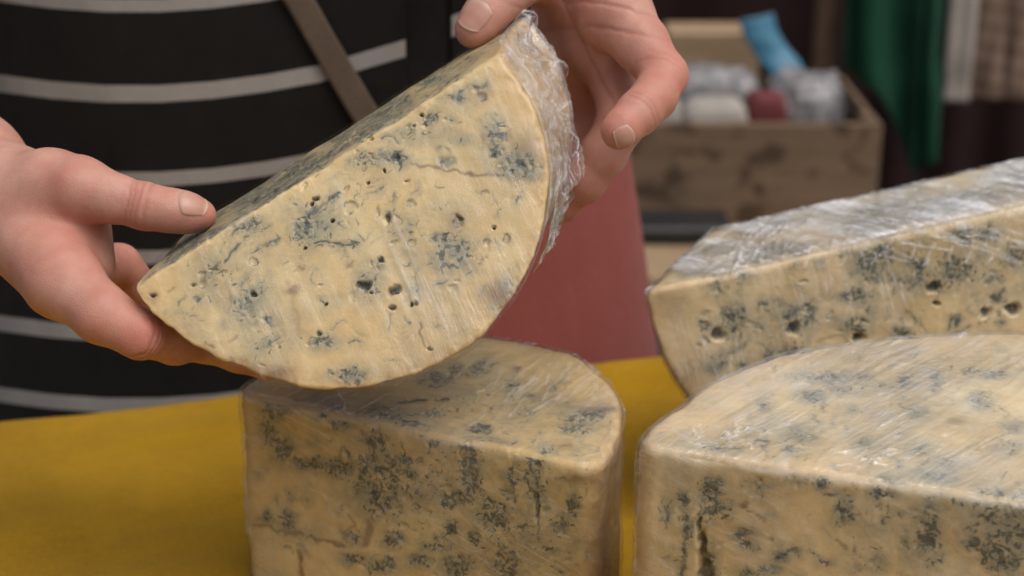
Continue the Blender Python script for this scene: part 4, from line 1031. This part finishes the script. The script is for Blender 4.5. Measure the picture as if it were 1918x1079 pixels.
# trunk, shoulders, arms and head as one coarse body that the hands run into at the forearms
bx = -0.158; by = 1.31
def bp(x, y, z): return np.array((bx + x, by + y, z))
elL, elR = P(-700, -330, 1.13), P(860, -760, 1.22)
body_cones = [(bp(-.10, .0, -.02), .125, bp(.10, .0, -.02), .125), (bp(-.06, .0, -.0), .125, bp(-.06, .02, .30), .115), (bp(.06, .0, -.0), .125, bp(.06, .02, .30), .115),
    (bp(-.09, .03, .33), .105, bp(.09, .03, .33), .105), (bp(-.16, .04, .44), .06, bp(.16, .04, .44), .06), (bp(0, .04, .42), .07, bp(0, .02, .58), .055),
    (bp(0, .0, .66), .085, bp(0, -.01, .72), .082), (bp(0, -.07, .63), .045, bp(0, -.06, .67), .05), (bp(0, -.09, .66), .014, bp(0, -.105, .645), .012),
    (bp(-.17, .04, .43), .055, elL, .046), (bp(.17, .04, .43), .055, elR, .046),
    (elL, .044, P(-330, 40, 1.00), .0355), (elR, .044, P(985, -470, 1.06), .0335),
    (bp(-.09, .0, -.05), .10, bp(-.09, .02, -.45), .062), (bp(.09, .0, -.05), .10, bp(.09, .02, -.45), .062),
    (bp(-.09, .02, -.45), .062, bp(-.09, .03, -.80), .042), (bp(.09, .02, -.45), .062, bp(.09, .03, -.80), .042),
    (bp(-.09, .03, -.84), .042, bp(-.10, -.11, -.862), .034), (bp(.09, .03, -.84), .042, bp(.10, -.11, -.862), .034)]
fl = Flesh(body_cones, [], kp=0.03)
bv, bf = mesh_flesh(fl, 0.010)
bv = lap(bv, bf, 1, 0.5)
Vs = [bv, hl[0], hr[0]]; Fs = [bf, hl[1] + len(bv), hr[1] + len(bv) + len(hl[0])]
attr = []
for k in range(4):
    attr.append(np.concatenate([np.zeros(len(bv)), hl[2][k], hr[2][k]]))
pbase = np.array((bx, by, -0.9))
person = empty('person', pbase, 'person in black and grey striped apron holding up the cut cheese with both hands', 'person')
mk('body', np.vstack(Vs), np.vstack(Fs), M['skin'], person, pbase, attrs=dict(red=attr[0], crease=attr[1], nail=attr[2], nail_pale=attr[3]))

def dims(z):
    a = np.interp(z, [-.9, -.3, 0, .136, .25, .5], [.37, .31, .266, .2450, .245, .250])
    b = np.interp(z, [-.9, -.3, 0, .14, .3, .5], [.27, .21, .178, .168, .155, .150])
    return a, b
def wrap_sheet(name, th0, th1, z0, z1, off, mat, nth, nz, fold=0.0, seed=0, closed=False, attrs_fn=None, thick=0.0018, zwob=0.0, sway=0.0):
    th = np.linspace(th0, th1, nth, endpoint=not closed); z = np.linspace(z0, z1, nz)
    TH, Z = np.meshgrid(th, z, indexing='ij'); TH = TH.ravel(); Z = Z.ravel()
    a, b = dims(Z)
    nse = np.stack([np.cos(TH) * 2, np.sin(TH) * 2, Z * 2.0], -1)
    r = off + fold * (0.7 * fbm(nse, 2.2, seed, 3) + 0.4 * np.sin(TH * 26 + 3 * noise(nse, 1.2, seed + 1)) * np.clip((0.15 - Z) * 2.2, 0.0, 1))
    X = bx + (a + r) * np.sin(TH); Y = by - (b + r) * np.cos(TH)
    V = np.stack([X, Y, Z + zwob * noise(nse, 3, seed + 5)], -1)
    at = attrs_fn(V) if attrs_fn else None
    o = mk(name, V, gridf(nth, nz, wrap_n=closed), mat, person, pbase, attrs=at)
    if thick:
        md = o.modifiers.new('thickness', 'SOLIDIFY'); md.thickness = thick; md.offset = 1.0
    return o
wrap_sheet('skirt', 0, 2 * math.pi, -0.86, 0.205, 0.002, M['red'], 240, 90, 0.003, 4, True)
wrap_sheet('shirt', 0, 2 * math.pi, 0.18, 0.47, 0.006, M['black'], 160, 60, 0.004, 6, True)
cx_ = [-400, 0, 100, 200, 300, 400, 500, 600, 700, 757, 900]
cy_ = [-60, -20, -7, 0, 0, -7, -20, -38, -68, -85, -150]
def stripe_attr(V):
    X, Y, D = proj(V)
    s = Y - np.interp(X, cx_, cy_)
    best = np.zeros(len(V))
    val = np.full(len(V), 0.0)
    for yc, hw in ((-150, 18), (10, 15), (175, 20), (335, 17), (481, 16), (624, 18), (758, 17), (905, 17), (1050, 17)):
        val = np.maximum(val, np.clip(0.5 + (0.80 * hw - np.abs(s - yc)) / 16.0, 0, 1))
    return dict(stripe=val, stripe_on=np.ones(len(V)))
def th_at(px, py):
    """angle round the body where a photo pixel meets the clothes"""
    ray = P(px, py, 1.0) - CAM
    t = np.linspace(0.9, 1.6, 4000); q = CAM + t[:, None] * ray
    a, b = dims(q[:, 2])
    f = ((q[:, 0] - bx) / (a + 0.012)) ** 2 + ((q[:, 1] - by) / (b + 0.012)) ** 2
    k = np.argmax(f < 1)
    return q[k], math.atan2((q[k, 0] - bx) / (a[k] + .012), -(q[k, 1] - by) / (b[k] + .012))
_, th_edge = th_at(757, 90)
wrap_sheet('apron', -2.2, th_edge, -0.55, 0.46, 0.014, M['apron'], 380, 330, 0.004, 8, False, stripe_attr)
# the side panel of the apron that shows again behind the thumb
_, thA = th_at(846, 45); _, thB = th_at(905, 30)
wrap_sheet('apron_side_panel', thA, thB + 0.1, 0.19, 0.46, 0.010, M['apron'], 40, 160, 0.002, 9, False,
           lambda V: dict(stripe=np.clip(0.5 + (20 - np.abs(proj(V)[1] - (45 - 0.4 * (proj(V)[0] - 855)))) / 16, 0, 1), stripe_on=np.ones(len(V))))
# brown strap hanging across the apron
def strap():
    pts = []
    for (x, y) in ((490, -130), (530, -55), (565, 0), (598, 62), (632, 122), (665, 182), (700, 240), (735, 300)):
        q, th = th_at(x, y)
        out = nrm(np.array((math.sin(th), -math.cos(th), 0.0)))
        pts.append((q + out * 0.009, out))
    c = np.array([p[0] for p in pts]); n = np.array([p[1] for p in pts])
    m = 60; s = np.linspace(0, 1, len(c)); u = np.linspace(0, 1, m)
    C = np.stack([np.interp(u, s, c[:, k]) for k in range(3)], -1); Nn = np.stack([np.interp(u, s, n[:, k]) for k in range(3)], -1)
    for _ in range(8): C[1:-1] = (C[:-2] + 2 * C[1:-1] + C[2:]) / 4
    d = np.gradient(C, axis=0); d /= np.linalg.norm(d, axis=1)[:, None]
    side = np.cross(d, Nn); side /= np.linalg.norm(side, axis=1)[:, None]
    w = np.linspace(-1, 1, 9)
    V = (C[:, None, :] + w[None, :, None] * 0.0092 * side[:, None, :] + (0.0006 * (1 - w ** 2))[None, :, None] * Nn[:, None, :]).reshape(-1, 3)
    o = mk('strap', V, gridf(m, 9), M['strap'], person, pbase)
    md = o.modifiers.new('thickness', 'SOLIDIFY'); md.thickness = 0.0022; md.offset = 0
strap()
def sleeve(A, ra, B, rb, seed):
    ax = nrm(B - A); u = nrm(np.cross(ax, (0.3, 0.2, 1))); v = np.cross(ax, u)
    n, m = 64, 40; out = []
    for i in range(n):
        a = 2 * math.pi * i / n
        for j in range(m):
            t = j / (m - 1)
            out.append(A + (B - A) * t + (ra + (rb - ra) * t) * (math.cos(a) * u + math.sin(a) * v))
    V = np.array(out); c = A + np.outer((V - A) @ ax, ax); r = V - c; r /= np.linalg.norm(r, axis=1)[:, None]
    V = V + r * (0.006 * fbm(V, 22, seed, 3))[:, None]
    o = mk('sleeve', V, gridf(n, m, wrap_n=True), M['black'], person, pbase)
    md = o.modifiers.new('thickness', 'SOLIDIFY'); md.thickness = 0.002; md.offset = 1
sleeve(bp(-.15, .04, .43), .075, elL + 0.06 * nrm(P(-330, 40, 1.0) - elL), .056, 3)
sleeve(bp(.15, .04, .43), .075, elR + 0.06 * nrm(P(985, -470, 1.06) - elR), .056, 5)

# ------------------------------------------------------------------ behind the seller, far out of focus
M['maroon'] = mat_cloth('dark_maroon_cloth', (0.016, 0.0075, 0.007), (0.027, 0.012, 0.011), 300, 0.2, 0.95, 6, 0.0)
M['green'] = mat_cloth('dark_green_cloth', (0.004, 0.036, 0.019), (0.006, 0.054, 0.028), 400, 0.25, 0.9, 8, 0.05)
M['white'] = mat_plain('white_paper', (0.26, 0.235, 0.21), (0.36, 0.325, 0.29), 14, 0.6)
M['grey'] = mat_plain('grey_plastic_wrap', (0.08, 0.078, 0.082), (0.30, 0.285, 0.295), 30, 0.25, (1, 3, 1), 0.5, 0.6)
M['blue'] = mat_plain('light_blue_plastic', (0.035, 0.13, 0.21), (0.06, 0.19, 0.29), 20, 0.4)
M['darkred'] = mat_plain('dark_red_card', (0.10, 0.018, 0.018), (0.14, 0.025, 0.025), 20, 0.7)
M['blackplastic'] = mat_plain('black_plastic', (0.010, 0.010, 0.011), (0.02, 0.02, 0.022), 20, 0.5)
M['border'] = mat_cloth('pale_border_cloth', (0.30, 0.26, 0.23), (0.38, 0.34, 0.30), 400, 0.2, 0.9, 8)
def mat_check():
    t = NT('brown_checked_cloth'); o = t.obj()
    ch = t.n('ShaderNodeTexChecker'); ch.inputs['Scale'].default_value = 42
    ch.inputs[1].default_value = (0.20, 0.13, 0.095, 1); ch.inputs[2].default_value = (0.10, 0.06, 0.042, 1)
    rot = t.n('ShaderNodeMapping'); rot.inputs['Rotation'].default_value = (0, 0.6, 0); t.t.links.new(o, rot.inputs[0]); t.t.links.new(rot.outputs[0], ch.inputs[0])
    n = t.noise(o, 60, 4)
    t.principled(Base_Color=t.mix(t.math('MULTIPLY', n, 0.5), ch.outputs[0], (0.20, 0.13, 0.09)), Roughness=0.9, Normal=t.bump(n, 0.3, 0.003))
    return t.m
M['check'] = mat_check()

ZB = -0.30
SC = 1.28
stand = empty('display_bench', (0.09, 2.7, -0.9), 'pale wooden bench behind the seller carrying an open crate', 'bench')
sb = np.array(stand.location)
def pbox(name, parent, base, c, size, mat, bev=0.004, rz=0.0, jit=0.0, seed=0):
    V, F = rbox(*c, *size, bev, rz, jit, seed)
    return mk(name, V, F, mat, parent, base, smooth=False)
yf = onplane(1250, 520, ZB)[1]
for k in range(4):
    w = 0.17
    pbox('plank', stand, sb, (0.09, yf + w / 2 + k * (w + 0.004), ZB - 0.014), (0.85, w, 0.028), M['wood'], 0.003, 0, 0.0006, k)
for x in (-0.27, 0.45):
    for y in (yf + 0.05, yf + 0.62):
        pbox('leg', stand, sb, (x, y, (ZB - 0.028 - 0.9) / 2), (0.05, 0.05, 0.9 + ZB - 0.028), M['wood'], 0.003)

# open wooden crate
cfl = onplane(1150, 421, ZB); cfr = onplane(1640, 421, ZB)
cy0 = (cfl[1] + cfr[1]) / 2; cx0, cx1 = cfl[0], cfr[0]; cwid = cx1 - cx0; cdep = 0.30
ctop = (CAM + (P(1400, 236, 1.0) - CAM) * ((cy0) / (P(1400, 236, 1.0)[1])))[2]
ch_ = ctop - ZB
crate = empty('wooden_crate', ((cx0 + cx1) / 2, cy0 + cdep / 2, ZB), 'brown wooden crate with dark knots, full of oddments, on the bench', 'crate')
cb = np.array(crate.location)
for k in range(2):
    hh = ch_ / 2 - 0.002
    zc = ZB + 0.004 + hh / 2 + k * (hh + 0.003)
    pbox('board', crate, cb, ((cx0 + cx1) / 2, cy0 + cdep, zc), (cwid, 0.010, hh), M['crate'], 0.002, 0, 0.0004, k + 5)
    for x in (cx0 + 0.006, cx1 - 0.006):
        pbox('board', crate, cb, (x, cy0 + cdep / 2 + 0.003, zc), (0.010, cdep - 0.018, hh), M['crate'], 0.002, 0, 0.0004, k + 9)
pbox('front_board', crate, cb, ((cx0 + cx1) / 2, cy0 + 0.006, ZB + 0.003 + ch_ / 2), (cwid, 0.010, ch_), M['crate'], 0.002, 0, 0.0004, 3)
pbox('bottom_board', crate, cb, ((cx0 + cx1) / 2, cy0 + cdep / 2 + 0.003, ZB + 0.009), (cwid - 0.026, cdep - 0.02, 0.008), M['crate'], 0.001)
for x in (cx0 + 0.022, cx1 - 0.022):
    pbox('corner_post', crate, cb, (x, cy0 + 0.022, ZB + 0.015 + ch_ / 2), (0.018, 0.018, ch_ - 0.002), M['crate'], 0.002)

def at_y(px, py, y):
    r = P(px, py, 1.0) - CAM
    return CAM + r * (y / r[1])
def lump(name, c, size, mat, label, cat, rz=0.0, sq=3.0, nz=0.12, seed=0, tilt=0.0, group=None, ncut=28):
    """soft-cornered solid (superellipsoid with uneven surface)"""
    th = np.linspace(0, 2 * math.pi, ncut * 2, endpoint=False); ph = np.linspace(-math.pi / 2 + 0.02, math.pi / 2 - 0.02, ncut)
    T_, P_ = np.meshgrid(th, ph, indexing='ij'); T_ = T_.ravel(); P_ = P_.ravel()
    f = lambda w: np.sign(w) * np.abs(w) ** (2 / sq)
    V = np.stack([f(np.cos(P_)) * f(np.cos(T_)), f(np.cos(P_)) * f(np.sin(T_)), f(np.sin(P_))], -1)
    V = V * (1 + nz * fbm(V + seed * 7.7, 2.2, seed, 3))[:, None] * np.array(size) / 2
    c1, s1 = math.cos(tilt), math.sin(tilt)
    V = np.stack([V[:, 0] * c1 + V[:, 2] * s1, V[:, 1], -V[:, 0] * s1 + V[:, 2] * c1], -1)
    c2, s2 = math.cos(rz), math.sin(rz)
    V = np.stack([V[:, 0] * c2 - V[:, 1] * s2, V[:, 0] * s2 + V[:, 1] * c2, V[:, 2]], -1)
    q = gridf(ncut * 2, ncut, wrap_n=True)
    n = len(V); V = np.vstack([V, V[::ncut].mean(0)[None], V[ncut - 1::ncut].mean(0)[None]])
    i = np.arange(ncut * 2); j = (i + 1) % (ncut * 2)
    t0 = np.stack([np.full(len(i), n), j * ncut, i * ncut], -1); t1 = np.stack([np.full(len(i), n + 1), i * ncut + ncut - 1, j * ncut + ncut - 1], -1)
    c = np.array(c); o = mk(name, V + c, [q, np.vstack([t0, t1])], mat, None, c)
    return tag(o, label, cat, group)
zin = ZB + 0.013
def inbox(px, y, w, d, h, *a, **k):
    x = at_y(px, 230, y)[0]
    return lump(a[0], (x, y, zin + h / 2), (w * SC, d * SC, h), *a[1:], **k)
inbox(1340, cy0 + 0.075, 0.080, 0.060, ch_ + 0.008, 'paper_package', M['white'], 'off-white paper package poking out of the crate front', 'package', tilt=-0.05, sq=5, seed=2, nz=0.05)
inbox(1235, cy0 + 0.081, 0.050, 0.06, ch_ + 0.012, 'white_carton', M['white'], 'small white carton in the crate beside the raised fingers', 'carton', sq=6, seed=3, nz=0.03)
inbox(1432, cy0 + 0.100, 0.050, 0.05, ch_ + 0.015, 'red_packet', M['darkred'], 'dark red packet in the crate next to the paper package', 'packet', sq=5, seed=4, nz=0.05)
inbox(1330, cy0 + 0.188, 0.135, 0.08, ch_ + 0.030, 'plastic_bundle', M['grey'], 'grey shiny plastic bundle lying behind the paper package in the crate', 'bundle', sq=3, seed=5, nz=0.25)
inbox(1505, cy0 + 0.163, 0.095, 0.09, ch_ + 0.030, 'plastic_bag', M['grey'], 'crinkled silvery plastic bag in the crate below the blue strip', 'bag', sq=2.6, seed=6, nz=0.3)
# pale board box and blue strip behind the crate
yb = cy0 + cdep + 0.06
p0 = at_y(1250, 128, yb); p1 = at_y(1425, 62, yb)
V, F = rbox((p0[0] + p1[0]) / 2, yb + 0.05, (ZB + p1[2]) / 2, p1[0] - p0[0], 0.09, p1[2] - ZB, 0.003)
tag(mk('cardboard_box', V, F, M['wood'], smooth=False), 'tan cardboard box standing on the bench behind the crate', 'box')
bs0 = at_y(1500, 150, cy0 + 0.20); 
def blue_strip():
    pts = [(1418, 30), (1425, 60), (1450, 100), (1480, 140), (1498, 190), (1500, 240)]
    ys = [cy0 + .275, cy0 + .273, cy0 + .265, cy0 + .258, cy0 + .256, cy0 + .256]
    c = np.array([at_y(x, y, yy) for (x, y), yy in zip(pts, ys)]); c[-1, 2] = zin + 0.004
    m = 40; s = np.linspace(0, 1, len(c)); u = np.linspace(0, 1, m)
    C = np.stack([np.interp(u, s, c[:, k]) for k in range(3)], -1)
    for _ in range(6): C[1:-1] = (C[:-2] + 2 * C[1:-1] + C[2:]) / 4
    w = np.linspace(-1, 1, 9)
    V = (C[:, None, :] + w[None, :, None] * np.array((0.027, 0.005, 0.005)) + 0.006 * np.cos(w * 1.5)[None, :, None] * np.array((0, -1, 0))).reshape(-1, 3)
    V = V + 0.004 * np.stack([noise(V, 30, 1), noise(V, 30, 2), noise(V, 30, 3)], -1)
    o = mk('blue_plastic_strip', V, gridf(m, 9), M['blue'])
    md = o.modifiers.new('thickness', 'SOLIDIFY'); md.thickness = 0.004
    tag(o, 'light blue plastic strip sticking up out of the crate', 'strip')
blue_strip()
# black tray on the bench in front of the crate
tx = at_y(1235, 445, cy0 - 0.05)
V, F = rbox(tx[0], cy0 - 0.055, ZB + 0.014, 0.20, 0.09, 0.027, 0.005)
tag(mk('black_tray', V, F, M['blackplastic'], smooth=False), 'low black tray on the bench in front of the crate', 'tray')

# rack with hanging cloths
yr = 2.95
pl, pr = at_y(1520, 100, yr), at_y(1568, 100, yr)
ZR = 0.26
rack = empty('wooden_rack', ((pl[0] + pr[0]) / 2 + 0.25, yr, -0.9), 'dark wooden rack with a rail for the hanging cloths', 'rack')
rb = np.array(rack.location)
xr1 = at_y(2150, 100, yr)[0]
pbox('post', rack, rb, ((pl[0] + pr[0]) / 2, yr, (ZR - 0.9) / 2), (pr[0] - pl[0], 0.035, ZR + 0.9), M['darkwood'], 0.004)
pbox('post', rack, rb, (xr1, yr, (ZR - 0.9) / 2), (pr[0] - pl[0], 0.035, ZR + 0.9), M['darkwood'], 0.004)
pbox('rail', rack, rb, ((pr[0] + xr1) / 2 + 0.01, yr, ZR + 0.016), (xr1 - pl[0] + 0.06, 0.03, 0.030), M['darkwood'], 0.006)
def hanging(name, xa, xb, drop_fn, yoff, mat, label, cat, fold, seed, nx=90, border=None):
    """cloth draped over the rail: short tail behind, long fall in front"""
    ny = 90; V = []
    for i in range(nx):
        s = i / (nx - 1); x = xa + (xb - xa) * s
        L = drop_fn(s); tail = 0.10
        for j in range(ny):
            l = -tail + (L + tail) * j / (ny - 1)
            top = ZR + 0.034
            if l < -0.022: p = (x, yr + 0.022, top + (l + 0.022))
            elif l < 0.022:
                a = l / 0.022 * math.pi / 2; p = (x, yr - 0.022 * math.sin(a), top + 0.004 * math.cos(a))
            else:
                g_ = min((l - 0.022) / 0.12, 1)
                p = (x + 0.02 * g_ * math.sin(s * 9 + seed), yr - 0.022 - yoff * g_ + fold * g_ * math.sin(s * 21 + seed + 2.2 * math.sin(l * 5)), top - (l - 0.022))
            V.append(p)
    V = np.array(V); V[:, 1] += 0.004 * noise(V, 14, seed)
    root = None
    o = mk(name, V, gridf(nx, ny), mat)
    md = o.modifiers.new('thickness', 'SOLIDIFY'); md.thickness = 0.003; md.offset = 1
    tag(o, label, cat)
    return o
ga, gb = at_y(1572, 100, yr)[0], at_y(1772, 100, yr)[0]
def gdrop(s):
    lo = np.interp(s, [0, .35, .6, .75, .95, 1], [120, 190, 330, 345, 330, 320])
    z = at_y(1650, lo, yr - 0.02)[2]
    return ZR + 0.034 - z
hanging('green_cloth', ga, gb, gdrop, 0.01, M['green'], 'dark green cloth hanging from the rack with a slanting lower edge', 'cloth', 0.016, 3)
ca, cbx = at_y(1780, 100, yr - .02)[0], at_y(2080, 100, yr)[0]
zc_ = at_y(1850, 208, yr - 0.03)[2]
chk = hanging('checked_cloth', ca + 0.022, cbx, lambda s: ZR + 0.034 - zc_, 0.012, M['check'], 'brown checked cloth with a pale border hanging from the rack', 'cloth', 0.005, 7)
bd = hanging('border_strip', ca, ca + 0.0215, lambda s: ZR + 0.034 - zc_ + 0.004, 0.013, M['border'], None, None, 0.001, 7, nx=14)
bd.parent = chk
for k in ('label', 'category'):
    if k in bd: del bd[k]

# dark maroon covered counter that closes the view
yk = 3.5
V, F = rbox(0.75, yk + 0.2, -0.36, 2.7, 0.4, 1.08, 0.01)
cnt = empty('covered_counter', (0.75, yk + 0.2, -0.9), 'dark maroon cloth covered counter behind the bench and rack', 'counter')
kb = np.array(cnt.location)
mk('counter_top', *rbox(0.75, yk + 0.2, 0.17, 2.7, 0.42, 0.03, 0.005), M['darkwood'], cnt, kb, smooth=False)
nx, nz = 300, 50
X_, Z_ = np.meshgrid(np.linspace(-0.6, 2.1, nx), np.linspace(-0.895, 0.152, nz), indexing='ij'); X_ = X_.ravel(); Z_ = Z_.ravel()
Yk = yk + 0.02 + 0.014 * np.sin(X_ * 38 + 2 * np.sin(X_ * 7)) * np.clip((0.16 - Z_) * 2, 0.1, 1)
o = mk('front_cover', np.stack([X_, Yk, Z_], -1), gridf(nx, nz), M['maroon'], cnt, kb)
md = o.modifiers.new('thickness', 'SOLIDIFY'); md.thickness = 0.004
for x in (-0.5, 2.0):
    mk('support', *rbox(x, yk + 0.25, -0.3725, 0.06, 0.2, 1.055, 0.005), M['darkwood'], cnt, kb, smooth=False)
